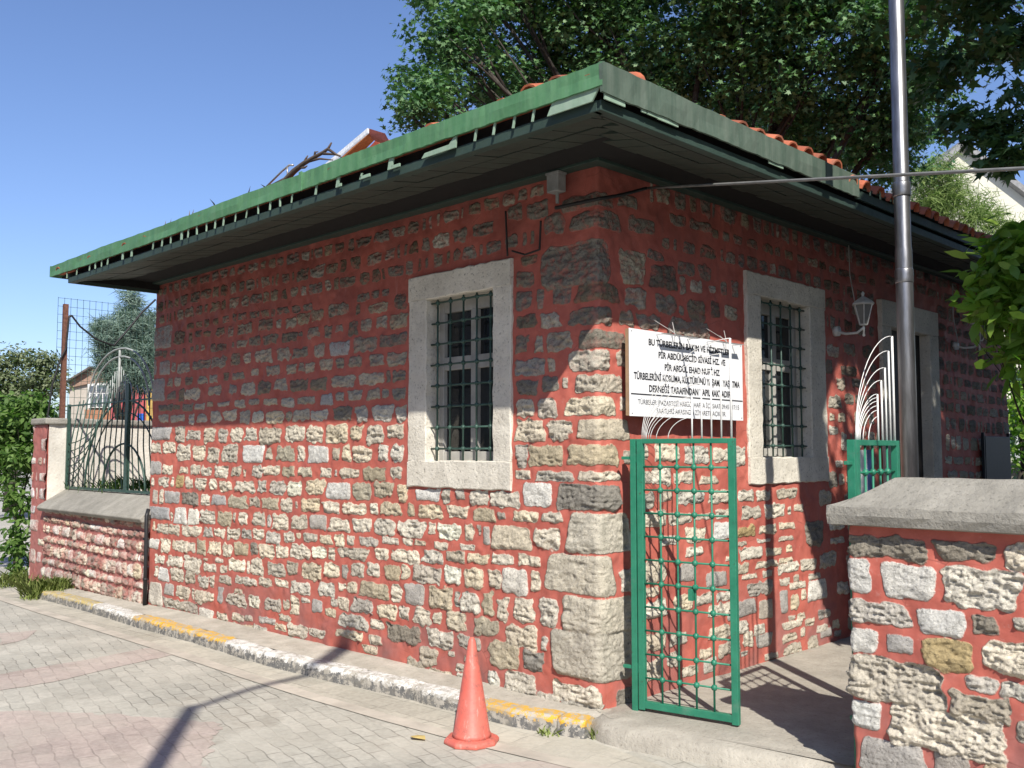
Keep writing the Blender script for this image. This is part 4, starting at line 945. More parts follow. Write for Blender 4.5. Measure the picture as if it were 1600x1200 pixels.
# street lamp behind the camera; only its shadow falls into view
tip = ground_at(300, 1105); T = 7.6; lx, ly, lz = tip[0] + SX * T, tip[1] + SY * T, tip[2] + math.tan(SUN_EL) * T
SLm = empty('street_lamp', (lx, ly, -.1), 'tall grey street lamp with bent arm whose shadow crosses the street', 'street lamp')
b = MB(); b.tube([(lx, ly, -.1), (lx, ly, lz)], [.085, .06], 12); b.build('post', M_galv, SLm)
h1 = ground_at(505, 1050); h1t = 7.75; e1 = (h1[0] + SX*h1t, h1[1] + SY*h1t, h1[2] + math.tan(SUN_EL)*h1t)
b = MB(); b.tube([(lx, ly, lz - .05), ((lx*.6 + e1[0]*.4) - .02, ly*.6 + e1[1]*.4, lz*.6 + e1[2]*.4 + .05), e1], .034, 8); b.build('arm', M_galv, SLm)
h2 = on(545, 968, 1, -.05); e2 = (h2[0] + SX*h1t, h2[1] + SY*h1t, h2[2] + math.tan(SUN_EL)*h1t)
dv = Vector(e2) - Vector(e1); q = dv.to_track_quat('X', 'Z'); Mx = Matrix.LocRotScale(Vector(e1), q, None)
b = MB(); b.box((-.05, -.07, -.05), (dv.length, .07, .05), Mx); b.build('head', M_galv, SLm, bevel=.02)

# ---------------------------------------------------------------- traffic cone
cb_ = ground_at(737, 1160); ch = (1160 - 996) / FPX * ((cb_ - CAM) @ FW) * .985
CN = empty('traffic_cone', tuple(cb_), 'faded orange traffic cone standing in front of the painted kerb', 'traffic cone', None, .3)
b = MB(); b.lathe(tuple(cb_), [(.165, .0), (.168, .018), (.155, .034), (.118, .040)], 8, .2); b.build('base', M_cone, CN, bevel=.006)
b = MB(); b.lathe(tuple(cb_), [(.118, .036), (.112, .06), (.108, .065), (.045, ch * .74), (.042, ch * .75), (.022, ch * .97), (.012, ch), (.002, ch * 1.003)], 28); b.build('body', M_cone, CN, smooth=True)
# ---------------------------------------------------------------- left garden wall, grille, mesh fence
XP0, XP1 = on(51, 800, 1, 0)[0], on(72, 800, 1, 0)[0]           # left pier front
zcap = on(75, 663, 1, 0)[2]; zsill = on(150, 797, 1, 0)[2]
GW = empty('garden_wall', (XP0, 0, -.1), 'low garden wall of bulging pinkish rubble with white plastered pier, left of the building', 'wall')
us3 = np.arange(XP0, XL + .06, .009); zs3 = np.arange(-.25, zcap, .009)
F3 = Field(us3, zs3)
z = -.2
F3.row_fill(XP1 + .03, XL + .04, -.2, zsill - .1, .13, lambda a: True, ['', '', 'w', 'd'], .020, .115, -.004)
F3.row_fill(XP0 - .2, XP1 - .05, -.1, zcap - .1, .16, lambda a: random.random() < .8, ['w', '', 'w'], .07, .2)
F3.H = np.where(F3.U > XP1, F3.height(.036, .012), F3.height(.012, .006)) + .02
put('rubble_face', F3.mesh('rubble_face', lambda U, Z, H: np.stack([U, -H, Z], -1), lambda u, z: (u < XP1) | (z < zsill - .04)), M_rubble, GW)
yj = on(104, 700, 0, XP1)[1]
b = MB(); b.box((XP0, .005, -.2), (XP1 - .01, .6, zcap)); b.box((XP1 - .3, .6, -.2), (XP1 - .012, 9., zcap - .0)); b.build('pier', M_wall if 0 else simple('pier_red', RED, .85), GW)
b = MB(); n = 16                              # lumpy white plaster lining of the pier and the wall running back
for i in range(n * 3 + 1):
    y = i / (n * 3) * 9 if i > 12 else i / 12 * .6
    for j in range(9): b.v.append((XP1 + .004 + rnd(.012), y, zsill - .1 + (zcap - zsill + .1) * j / 8))
b.f = [(i*9+j, i*9+j+1, (i+1)*9+j+1, (i+1)*9+j) for i in range(n*3) for j in range(8)]
b.build('plaster', M_plaster, GW, smooth=True)
b = MB(); b.box((XP0 - .03, -.06, zcap), (XP1 + .05, .6, zcap + .085)); b.box((XP1 - .34, .6, zcap - .002), (XP1 + .05, 9., zcap + .08)); b.build('cap', M_cope, GW, bevel=.02)
b = MB(); zs0 = zsill; zs1 = on(170, 769, 1, yj)[2]
b.prism([(XP1, -.10, zs0 - .075), (XP1, -.13, zs0 - .03), (XP1, -.10, zs0 + .005), (XP1, yj, zs1), (XP1, yj + .3, zs1), (XP1, yj + .3, zs0 - .075)], (XL - XP1 + .03, 0, 0))
b.build('sill', M_cope, GW, bevel=.012)
b = MB(); b.box((XP1, yj + .3, -.2), (XL, yj + .34, zs1 - .02)); b.build('inner_core', M_plaster, GW)
# drain pipe
b = MB(); dp = on(226, 945, 1, -.09); b.tube([on(232, 796, 1, -.06), on(229, 806, 1, -.09), on(228, 870, 1, -.09), dp], .022, 10)
for py_ in (842, 905): q = on(227, py_, 1, -.09); b.lathe(tuple(q), [(.026, -.012), (.028, 0), (.026, .012)], 10)
tag(b.build('drain_pipe', M_pvc, smooth=True), 'thin black drain pipe running down beside the rubble wall', 'pipe')
# ornamental fan grille
gx0 = XP1 + .03; gx1 = on(238, 700, 1, yj)[0] + .6; GR = empty('fan_grille', (gx0, yj, zs1), 'dark green wrought iron fan grille on the sill of the garden wall', 'grille')
G_ = lambda px, py: tuple(on(px, py, 1, yj))
b = MB(); zb0 = zs1 + .01; zmid = on(108, 632, 1, yj)[2]
b.box((gx0, yj - .02, zb0), (gx0 + .035, yj + .02, zmid)); b.box((gx0 + .035, yj - .019, zb0), (gx1, yj + .019, zb0 + .03)); b.box((gx0 + .035, yj - .012, zmid - .03), (gx1, yj + .012, zmid - .012))
b.box((on(196, 700, 1, yj)[0], yj - .018, zb0 + .03), (on(201, 700, 1, yj)[0], yj + .018, on(198, 600, 1, yj)[2]))
b.build('frame', M_grille, GR)
b = MB(); cxg = on(192, 760, 1, yj)[0]
for k in range(19):
    f = k / 18; xb_ = gx0 + .06 + (gx1 - gx0 - .1) * f; xt = cxg + (xb_ - cxg) * .82; b.tube([(xb_, yj, zb0), ((xb_*1.2+xt*.8)/2, yj - .03, (zb0 + zmid) / 2), (xt, yj, zmid - .02 + .12 * math.cos((f - .5) * 2.4))], .008, 5)
for rr_, z_off, rad in ((1.18, 0, .013), (1.02, 0, .008), (.62, 0, .013)):
    b.tube([(cxg - rr_ * math.cos(math.pi * k / 20), yj, zb0 + rr_ * .95 * math.sin(math.pi * k / 20)) for k in range(21)], rad, 6)
for k in range(7):                             # arcs springing from the lower left corner
    r1 = .25 + k * .16; b.tube([(gx0 + .03 + r1 * 1.3 * math.sin(a), yj, zb0 + r1 * (1 - math.cos(a)) + .1 * k) for a in np.linspace(0, 1.35, 9)], .007, 5)
b.build('bars', M_grille, GR, smooth=True)
b = MB(); zc0 = zmid; c2 = on(185, 632, 1, yj)[0]
for r1, h1_ in ((1.0, .74), (.86, .64)): b.tube([(c2 - r1 * math.cos(math.pi*k/18), yj, zc0 - .1 + (h1_) * math.sin(math.pi*k/18)) for k in range(19)], .011, 6)
for k in range(-5, 6):
    x = c2 + k * .065; b.tube([(x, yj, zc0 - .02), (x, yj, zc0 + (.62 if k == 0 else .46 - abs(k) * .05))], .010 * .6 if k else .016, 6)
    b.tube([(c2 + k * .22, yj, zc0 - .05), (c2 + k * .17, yj, zc0 + .25 - abs(k) * .03)], .007, 5)
b.build('crest', simple('pale_iron', (.32, .34, .33), .5), GR, smooth=True)
# mesh fence on the wall that runs back
MF = empty('mesh_fence', (XP1 - .15, -.3, zcap + .08), 'tall wire mesh fence panel with rusty post on top of the garden wall', 'fence')
xm_ = XP1 - .15; zt_m = on(92, 464, 0, xm_)[2]; y0m = on(90, 500, 0, xm_)[1]; b = MB()
for k in range(48): y = y0m + k * .085; b.tube([(xm_, y, zcap + .0), (xm_, y, zt_m)], .0032, 4)
nz_ = 15
for k in range(nz_): z = zt_m - .01 - k * (zt_m - zcap - .05) / nz_; b.tube([(xm_, y0m, z), (xm_, y0m + 4.1, z)], .0032, 4)
b.build('wire_mesh', M_grille, MF)
b = MB(); yq = on(100, 560, 0, xm_)[1]; b.box((xm_ - .03, yq - .03, zcap + .05), (xm_ + .03, yq + .03, on(100, 475, 0, xm_)[2])); b.build('post', M_rust, MF); b = MB(); b.box((xm_ - .03, yq + 2.2, zcap + .05), (xm_ + .03, yq + 2.26, zt_m - .1)); b.build('post', M_rust, MF)
Q = lambda px, py: tuple(on(px, py, 0, xm_ + .05))
cable('garden_cable', [Q(73, 660), Q(82, 600), Q(95, 560), Q(103, 545), Q(108, 495), Q(112, 493), Q(125, 510), Q(150, 530), Q(178, 540), Q(200, 515), Q(222, 488), Q(243, 468)], .014, M_cable, 'black cable looping over the mesh fence towards the building')

# ---------------------------------------------------------------- leaves and trees
LEAF = {'star': [(0,-.1),(.16,.0),(.5,-.05),(.3,.22),(.55,.5),(.18,.45),(0,1.),(-.18,.45),(-.55,.5),(-.3,.22),(-.5,-.05),(-.16,0)],
        'oval': [(0,0),(.17,.28),(.20,.6),(0,1),(-.20,.6),(-.17,.28)], 'tri': [(-.13,0),(.13,0),(.05,.6),(0,1),(-.05,.6)], 'needle': [(-.035,0),(.035,0),(0,1)]}
def leaves(C, N_, size, shape, up=.5, out=None, fold=.12):
    """C: (n,3) points. one leaf face per point, random orientation biased so blades face upwards"""
    n = len(C); prof_ = np.array(LEAF[shape]); k = len(prof_)
    nrm = rng.standard_normal((n, 3)); nrm /= np.linalg.norm(nrm, axis=1)[:, None]; nrm[:, 2] = np.abs(nrm[:, 2]) + up
    if out is not None: nrm += out * .6
    nrm /= np.linalg.norm(nrm, axis=1)[:, None]
    t_ = rng.standard_normal((n, 3));
    if out is not None: t_ += out * 1.2
    t_ -= nrm * (t_ * nrm).sum(1)[:, None]; t_ /= np.linalg.norm(t_, axis=1)[:, None]; b_ = np.cross(nrm, t_)
    s_ = size * rng.uniform(.6, 1.25, n)[:, None, None]
    P_ = (b_[:, None, :] * prof_[None, :, 0:1] + t_[:, None, :] * prof_[None, :, 1:2] + nrm[:, None, :] * (-fold * (prof_[None, :, 1:2] ** 2)) + nrm[:, None, :] * fold * np.abs(prof_[None, :, 0:1])) * s_
    return (C[:, None, :] + P_).reshape(-1, 3), k
def blob_points(blobs, per_m3, cl_r, per_cl, shell=.0):
    pts, outs = [], []
    for (c, r) in blobs:
        r = np.array(r if hasattr(r, '__len__') else (r, r, r), float); nc = max(4, int(per_m3 * (r[0] * r[1] + r[0] * r[2] + r[1] * r[2]) / 3))
        d = rng.standard_normal((nc, 3)); d /= np.linalg.norm(d, axis=1)[:, None]; q = d * (rng.uniform(shell, 1, nc) ** .45)[:, None]
        cc = np.array(c) + q * r
        for a in cc:
            m = int(per_cl * random.uniform(.6, 1.3)); o = rng.standard_normal((m, 3)).clip(-1.5, 1.5) * cl_r * random.uniform(.6, 1.1); o[:, 2] *= .55
            pts.append(a + o); dd = o / (np.linalg.norm(o, axis=1)[:, None] + 1e-6); outs.append(dd)
    return np.concatenate(pts), np.concatenate(outs)
def r_of(c, blobs):
    return float(np.mean([np.mean(r) for q, r in blobs if np.allclose(q, c)]))
def tree(name, base, blobs, mat, leaf, size, per_m3, cl_r, per_cl, label, cat='tree', trunk=.25, group=None, up=.5, bark=None, shell=0., limbs=True, top=None, stem='trunk'):
    root = empty(name, tuple(base), label, cat, group)
    pts, outs = blob_points(blobs, per_m3, cl_r, per_cl, shell)
    V, k = leaves(pts, None, size, leaf, up, outs)
    put('crown', fast_mesh('crown', V, k), mat, root)
    b = MB(); base = np.array(base, float); cs_ = [np.array(c) for c, r in blobs]; mid = np.mean(cs_, 0); 
    fork = base + (mid - base) * (.45 if top is None else top); fork[:2] = base[:2] + (mid[:2] - base[:2]) * .25
    b.tube([base, base + (fork - base) * .5 + rng.uniform(-.1, .1, 3) * trunk, fork], [trunk, trunk * .85, trunk * .7], 10)
    if limbs:
        for c in cs_:
            m1 = fork + (c - fork) * .5 + rng.uniform(-.3, .3, 3) * min(1, trunk * 3); b.tube([fork, m1, c], [trunk * .26, trunk * .13, trunk * .04], 7)
            for _ in range(5):
                e = c + rng.uniform(-1, 1, 3) * .55 * (r_of(c, blobs) + .05); s_ = m1 + (c - m1) * random.random(); b.tube([s_, (s_ + e) / 2 + rng.uniform(-.1, .1, 3), e], [trunk * .07, trunk * .04, trunk * .012], 5)
    b.build(stem, bark or M_bark, root, smooth=True); return root
def bl(lst): return [(far(px, py, D), r * D / FPX) for (px, py, r, D) in lst]
gnd = lambda px, D: np.array([*(CAM + (RT * (px - 800) / FPX + np.array([-.7071, .7071, 0])) * D)[:2], 0])
# great plane tree behind the building
main = bl([(700, 40, 70, 15), (664, 155, 42, 14.5), (668, 118, 40, 15), (730, 110, 70, 15.5), (640, 180, 30, 14), (700, 180, 50, 14.3), (760, -10, 100, 16), (850, 40, 100, 17), (800, 140, 75, 16.5), (900, 120, 90, 17), (960, 20, 110, 16), (1040, 90, 110, 16),
           (1150, 30, 120, 15), (1130, 150, 100, 16.5), (1230, 130, 110, 15), (1300, 30, 120, 14), (1340, 170, 100, 15), (1260, 230, 70, 16), (1370, 270, 55, 15.5), (1420, 60, 120, 14), (1405, 185, 70, 15), (900, -90, 160, 16), (1120, -100, 170, 15), (1320, -100, 160, 14), (740, -110, 100, 16), (1370, 215, 90, 18), (1180, 190, 90, 19), (980, 150, 80, 19)])
tree('plane_tree', gnd(1130, 16), main, L_plane, 'star', .088, 42, .26, 95, 'huge dark leafed plane tree rising behind the tiled roof', 'tree', .45)
near = bl([(1500, 30, 95, 8.5), (1590, 60, 78, 8), (1545, 95, 60, 8.3), (1490, 115, 46, 8.8), (1600, -60, 140, 8), (1450, -70, 120, 9), (1460, 95, 50, 9), (1592, 140, 26, 7.6)])
tree('lime_tree', gnd(1900, 9), near + bl([(1562, 200, 10, 7.8), (1530, 215, 7, 7.8), (1592, 232, 8, 7.6), (1575, 250, 4, 7.6), (1500, 185, 10, 8)]), L_dark, 'star', .10, 60, .14, 34, 'dark tree on the right whose twigs hang against the sky', 'tree', .2, limbs=False)
# shading tree beside the passage, outside the picture: its leaning trunk and crown cast the shade on the passage wall
tr = np.array([2.9, 0, 0])
root = empty('leaning_tree', (3.0, 1.75, 0), 'leaning tree with a thick trunk beyond the boundary wall', 'tree')
b = MB(); b.tube([(3.1, 1.75, -.1), (2.95, 1.55, 1.5), (2.9, 1.36, 3.0), (2.9, 1.06, 3.7), (2.9, .78, 4.4), (2.9, .62, 5.3), (3.2, .9, 6.2), (4.2, 1.8, 7.2)], [.30, .27, .25, .25, .25, .24, .2, .1], 12); b.build('trunk', M_bark, root, smooth=True)
pts, outs = blob_points([((4.8, 2.6, 7.2), (2.0, 1.8, 1.8)), ((4.6, .9, 6.2), (.9, .9, .8)), ((5.4, 3.8, 6.6), (1.8, 1.8, 1.8)), ((4.0, 3.3, 8.2), (2, 1.6, 1.3)), ((3.2, 1.2, 7.2), (.9, .8, .8)), ((5.2, 1.5, 5.4), (1.2, 1.1, 1.1)), ((5, 8, 6), (2.5, 3, 2.5)), ((8, 5, 5), (2, 3, 2.5)), ((2.5, 3.5, 6.4), (.9, .9, .8)), ((7, 11, 5), (3, 2, 3))], 42, .32, 42)  # crown masses over the courtyard are added to block sky light
V, k = leaves(pts, None, .13, 'star', .5, outs); put('crown', fast_mesh('crown', V, k), L_plane, root)
# laurel at the right edge
lau = bl([(1600, 392, 46, 6.2), (1580, 455, 46, 6.2), (1560, 425, 26, 6.3), (1610, 470, 56, 6.4), (1538, 484, 12, 6.2), (1620, 400, 60, 6.2), (1594, 522, 26, 6.2), (1598, 560, 26, 6.0), (1640, 500, 60, 6)])
tree('laurel_bush', gnd(1680, 6.3), lau, L_bush, 'oval', .14, 620, .10, 12, 'bright green laurel bush reaching in at the right edge', 'bush', .05, up=.35, stem='stem')
# pine and white gable far right
gW = empty('white_house', tuple(gnd(1560, 34)), 'white gabled house showing between the tree crowns at right', 'house')
b = MB(); A1, A2, A3 = far(1500, 232, 34), far(1640, 340, 33), far(1360, 360, 35); dp_ = np.array([-.7, .7, 0]) * 6
b.prism([A1, A2, A2 - [0, 0, 7], A3 - [0, 0, 7], A3], dp_); b.build('wall', simple('cream_wall', (.62, .60, .50), .9, .05), gW)
b = MB()
for P0, P1 in ((A1, A2), (A1, A3)):
    b.hexa([P0 - dp_*.05, P1 - dp_*.05, P1 + dp_*1.05, P0 + dp_*1.05, P0 - dp_*.05 + [0,0,.25], P1 - dp_*.05 + [0,0,.25], P1 + dp_*1.05 + [0,0,.25], P0 + dp_*1.05 + [0,0,.25]])
b.build('roof', simple('grey_roof', (.25, .25, .25), .8), gW)
tree('pine_tree', gnd(1480, 24), bl([(1470, 270, 34, 24), (1480, 300, 32, 24), (1545, 348, 22, 24), (1450, 300, 40, 24), (1500, 340, 50, 24), (1580, 368, 26, 24), (1440, 340, 40, 25)]), L_pine, 'needle', .30, 60, .22, 80, 'yellow green pine standing before the white gable', 'tree', .2, up=.1)
tree('hedge_shrub', gnd(1590, 17), bl([(1600, 560, 60, 17), (1590, 640, 50, 17), (1620, 700, 70, 17), (1605, 500, 50, 17)]), L_bush, 'oval', .14, 60, .2, 40, 'sunlit shrub seen past the far end of the passage wall', 'bush', .1, stem='stem')

# parasol and person at the far end of the passage
def person(loc, rz, sc=1.):
    """standing figure, one skinned surface; clothes as separate meshes over it"""
    me = bpy.data.meshes.new('person'); J = {}
    pts = [('pel', (0,0,.95), .13), ('chest', (0,.01,1.28), .145), ('neck', (0,.0,1.48), .055), ('head', (0,-.02,1.60), .085), ('crown', (0,-.01,1.70), .075),
           ('lsh', (.19,0,1.42), .055), ('lel', (.25,.02,1.14), .042), ('lwr', (.24,-.06,.90), .030), ('lha', (.235,-.08,.82), .03),
           ('rsh', (-.19,0,1.42), .055), ('rel', (-.25,.03,1.14), .042), ('rwr', (-.22,-.10,.93), .030), ('rha', (-.21,-.13,.86), .03),
           ('lhip', (.09,0,.90), .09), ('lkn', (.10,-.02,.50), .06), ('lan', (.10,.02,.09), .04), ('lto', (.11,-.13,.04), .035),
           ('rhip', (-.09,0,.90), .09), ('rkn', (-.11,.0,.50), .06), ('ran', (-.11,.03,.09), .04), ('rto', (-.13,-.12,.04), .035)]
    ed = [('pel','chest'),('chest','neck'),('neck','head'),('head','crown'),('chest','lsh'),('lsh','lel'),('lel','lwr'),('lwr','lha'),('chest','rsh'),('rsh','rel'),('rel','rwr'),('rwr','rha'),
          ('pel','lhip'),('lhip','lkn'),('lkn','lan'),('lan','lto'),('pel','rhip'),('rhip','rkn'),('rkn','ran'),('ran','rto')]
    ix = {p[0]: i for i, p in enumerate(pts)}
    def skin(name, keep, grow, mat, parent):
        ks = [p for p in pts if p[0] in keep]; jx = {p[0]: i for i, p in enumerate(ks)}
        m = bpy.data.meshes.new(name); m.from_pydata([p[1] for p in ks], [(jx[a], jx[b]) for a, b in ed if a in jx and b in jx], [])
        o = bpy.data.objects.new(name, m); COL.objects.link(o); mo = o.modifiers.new('s', 'SKIN'); mo.use_smooth_shade = True
        for i, p in enumerate(ks): m.skin_vertices[0].data[i].radius = (p[2] + grow, p[2] * .85 + grow)
        m.skin_vertices[0].data[0].use_root = True
        o.modifiers.new('u', 'SUBSURF').levels = 1; o.modifiers['u'].render_levels = 1; m.materials.append(mat)
        if parent: o.parent = parent
        return o
    body = skin('person', ix.keys(), 0, simple('skin', (.42, .26, .19), .6, .1), None)
    skin('shirt', ('pel','chest','lsh','lel','rsh','rel'), .014, simple('pale_blue_cloth', (.30, .38, .50), .9), body)
    skin('trousers', ('pel','lhip','lkn','lan','rhip','rkn','ran'), .012, simple('navy_cloth', (.02, .025, .05), .9), body)
    h = MB(); h.ball((0, .015, 1.665), .105, 12, 8); h.build('hair', simple('dark_hair', (.02, .015, .012), .8), body, smooth=True)
    hd = MB()
    for s_ in (-1, 1):
        for k_, (dx, ln) in enumerate(((-.02, .07), (-.007, .08), (.006, .075), (.018, .06))):
            q0 = Vector((s_*.225 + dx, -.09 if s_ > 0 else -.14, .80 if s_ > 0 else .84)); hd.tube([q0, q0 + Vector((0, -.01, -ln*.6)), q0 + Vector((0, .0, -ln))], [.008, .0075, .006], 6)
        q0 = Vector((s_*.215, -.12, .85)); hd.tube([q0, q0 + Vector((-s_*.02, -.02, -.05))], [.009, .007], 6)
    hd.ball((0, -.118, 1.60), .014, 6, 4)
    hd.build('fingers', simple('skin_b', (.42, .26, .19), .6, .1), body, smooth=True)
    body.location = loc; body.rotation_euler.z = rz; body.scale = (sc, sc, sc); return body
fz = far(1583, 722, 19.)
ter = MB(); ter.box((fz[0] - 2.2, fz[1] - 1.0, -.1), (fz[0] + 5, fz[1] + 6, fz[2])); tag(ter.build('raised_terrace', M_step), kind='structure')
tag(person((fz[0] + .05, fz[1] + .1, fz[2]), R(200), .72), 'person in pale blue shirt and dark trousers standing at the far end of the passage', 'person')
PU = empty('garden_parasol', (fz[0] + .35, fz[1], fz[2]), 'dark green parasol beside the person at the far end of the passage', 'parasol')
b = MB(); b.tube([(fz[0] + .28, fz[1] - .3, fz[2]), (fz[0] + .28, fz[1] - .3, fz[2] + 1.75)], .05, 8); b.build('pole', M_dark, PU)
b = MB(); b.lathe((fz[0] + .28, fz[1] - .3, fz[2] + 1.45), [(.62, 0), (.60, .03), (.45, .16), (.2, .26), (.03, .32)], 8); b.build('canopy', simple('parasol_green', (.02, .045, .03), .8), PU)

# ---------------------------------------------------------------- left background
def ground_tree(*a, **k): return tree(*a, **k)
tree('cedar_tree', gnd(195, 18.5), bl([(205, 480, 16, 18.5), (200, 500, 26, 18.5), (180, 520, 26, 18.3), (215, 520, 30, 18.7), (155, 508, 12, 18), (160, 520, 14, 18), (190, 545, 34, 18.4), (225, 550, 30, 18.6), (165, 548, 16, 18.2), (200, 572, 36, 18.5), (175, 580, 22, 18.3), (228, 590, 26, 18.6), (205, 460, 12, 18.5), (235, 500, 16, 18.8)]), L_cedar, 'needle', .20, 330, .10, 60, 'blue green cedar behind the mesh fence', 'tree', .14, up=.0)
tree('olive_tree', gnd(20, 26), bl([(10, 580, 32, 26), (30, 560, 18, 26), (60, 580, 28, 25.5), (75, 600, 24, 25.5), (65, 560, 10, 25.5), (40, 610, 36, 25.8), (-20, 600, 40, 26), (0, 640, 50, 26)]), L_olive, 'oval', .13, 60, .24, 70, 'grey green tree at the far left behind the vine', 'tree', .18)
tree('climbing_vine', ground_at(25, 900, -.1), bl([(20, 670, 44, 14.5), (50, 650, 32, 14.3), (70, 640, 20, 14.3), (40, 720, 40, 14.2), (10, 720, 40, 14.8), (30, 780, 24, 14), (38, 830, 20, 13.9), (28, 860, 20, 13.8), (75, 680, 14, 14.4), (62, 710, 12, 14), (-20, 700, 60, 15), (42, 880, 16, 13.8), (0, 660, 50, 15)]), L_left, 'oval', .12, 170, .13, 34, 'leafy green climber hanging beside the garden wall pier', 'plant', .06, stem='stem')
# houses across the yard
def house(name, lst, label, wins=()):
    pass
HB = empty('beige_house', tuple(gnd(140, 30)), 'beige house with brick gable and white framed window behind the mesh fence', 'house')
D = 30.; dp_ = np.array([-.7, .7, 0]) * 5
b = MB(); b.prism([far(108, 720, D), far(108, 597, D), far(140, 577, D), far(172, 583, D), far(172, 720, D)], dp_); b.build('wall', simple('beige_wall', (.42, .38, .33), .9, .1), HB)
b = MB(); f_ = dp_ * -.01; b.prism([far(108, 596, D-.1), far(140, 576, D-.1), far(172, 582, D-.1), far(172, 599, D-.1), far(140, 599, D-.1), far(108, 606, D-.1)], dp_ * .02); b.build('brick_gable', simple('brick_gable', (.30, .20, .15), .9), HB)
b = MB(); b.hexa([far(104, 597, D-.3), far(140, 575, D-.3), far(140, 575, D-.3) + dp_, far(104, 597, D-.3) + dp_, far(104, 594, D-.3), far(140, 572, D-.3), far(140, 572, D-.3) + dp_, far(104, 594, D-.3) + dp_]); b.build('roof', simple('brown_roof', (.12, .10, .09), .8), HB)
b = MB(); b.prism([far(137, 637, D-.2), far(137, 600, D-.2), far(173, 597, D-.2), far(173, 637, D-.2)], dp_ * .03); wd_ = b.build('window', M_white, HB)
for (xa_, xb2, yt, yb2) in ((140, 149, 603, 612), (151, 170, 602, 612), (141, 149, 615, 634), (152, 159, 615, 634), (161, 170, 615, 634)):
    b = MB(); b.prism([far(xa_, yb2, D-.24), far(xa_, yt, D-.24), far(xb2, yt, D-.24), far(xb2, yb2, D-.24)], dp_ * .005); b.build('pane', simple('pane_grey', (.12, .14, .17), .2), wd_)
b = MB(); b.prism([far(132, 662, D-.25), far(132, 640, D-.25), far(172, 641, D-.25), far(172, 662, D-.25)], dp_ * .03); b.build('balcony_panel', simple('brick_panel', (.35, .17, .10), .9), HB)
HR = empty('red_house', tuple(gnd(200, 27)), 'pinkish red rendered house beside the beige one, behind the cedar', 'house')
D = 27.; b = MB(); b.prism([far(173, 720, D), far(173, 628, D), far(205, 600, D), far(212, 578, D), far(228, 578, D), far(228, 720, D)], dp_); b.build('wall', simple('pink_red_wall', (.40, .09, .10), .9, .1), HR)
b = MB(); b.prism([far(180, 622, D-.1), far(198, 608, D-.1), far(198, 618, D-.1), far(180, 630, D-.1)], dp_*.01); b.build('window', M_glass, HR)
HY = empty('yellow_house', tuple(gnd(240, 26)), 'ochre yellow house edge next to the stone building', 'house')
D = 26.; b = MB(); b.prism([far(228, 720, D), far(228, 560, D), far(262, 556, D), far(262, 720, D)], dp_); b.build('wall', simple('ochre_wall', (.50, .33, .10), .9, .1), HY)
b = MB(); b.prism([far(226, 561, D-.2), far(264, 556, D-.2), far(264, 553, D-.2), far(226, 558, D-.2)], dp_*1.02); b.build('roof', M_tile, HY)
for i, (px, cc, lb) in enumerate(((178, (.5, .2, .25), 'pink cloth hanging on the line in front of the red house'), (190, (.12, .14, .2), 'dark cloth hanging between the pink and blue ones'), (214, (.03, .12, .5), 'bright blue cloth hanging at the right of the line'))):
    b = MB(); n_ = 6; V = []
    for k in range(n_ + 1):
        for z_ in (0, 1):
            p = far(px + k * 1.6, 646 + z_ * 13, 24) + np.array([.04 * math.sin(k * 2.1), .04 * math.cos(k * 2.1), 0]); V.append(p)
    b.add(V, [(2*k, 2*k+1, 2*k+3, 2*k+2) for k in range(n_)]); o_ = tag(b.build('hanging_cloth', simple('cloth', cc, .9)), lb, 'laundry', 'laundry in the yard')
    o_.modifiers.new('s', 'SOLIDIFY').thickness = .01
# roof of the red house behind: white bargeboard, orange soffit
OH = empty('orange_house', tuple(gnd(560, 24)), 'house behind with white gutter and orange boarded eaves above the green fascia', 'house')
D = 24.; a0_, a1_ = far(470, 288, D + 3), far(574, 200, D); a2_ = far(597, 207, D - .4); ext_ = np.array([.0, 0, 0])
dn = np.array([0, 0, -.12]); b = MB(); b.hexa([a0_ + dn, a1_ + dn, a1_ + dn + (a2_ - a1_) * .12, a0_ + dn + (a2_ - a1_) * .12, a0_, a1_, a1_ + (a2_ - a1_) * .12, a0_ + (a2_ - a1_) * .12]); b.build('gutter', simple('gutter_white', (.75, .75, .75), .4), OH)
b = MB(); o0_, o1_ = far(476, 300, D + 3.2), far(577, 209, D + .1); o2_, o3_ = far(592, 212, D + .6), far(505, 300, D + 3.6); b.add([o0_, o1_, o2_, o3_, *[p + np.array([0, 0, .05]) for p in (o0_, o1_, o2_, o3_)]], [(0,1,2,3),(7,6,5,4),(0,4,5,1),(1,5,6,2),(2,6,7,3),(3,7,4,0)]); b.build('eaves_boards', simple('orange_boards', (.42, .17, .06), .7), OH)
b = MB(); b.prism([a1_, a1_ + (a2_ - a1_) * 1.2, far(610, 224, D - .5), far(577, 209, D)], (-.3, .3, 0)); b.build('roof_edge', simple('dark_red_metal', (.30, .08, .06), .6), OH)
b = MB(); w0 = far(500, 330, D + 4); b.prism([far(510, 300, D+3.6), far(590, 216, D+1), far(640, 222, D+1), far(640, 420, D+1), far(510, 420, D+3.6)], (-2, 2, 0)); b.build('wall', simple('orange_red_wall', (.50, .10, .05), .8), OH)
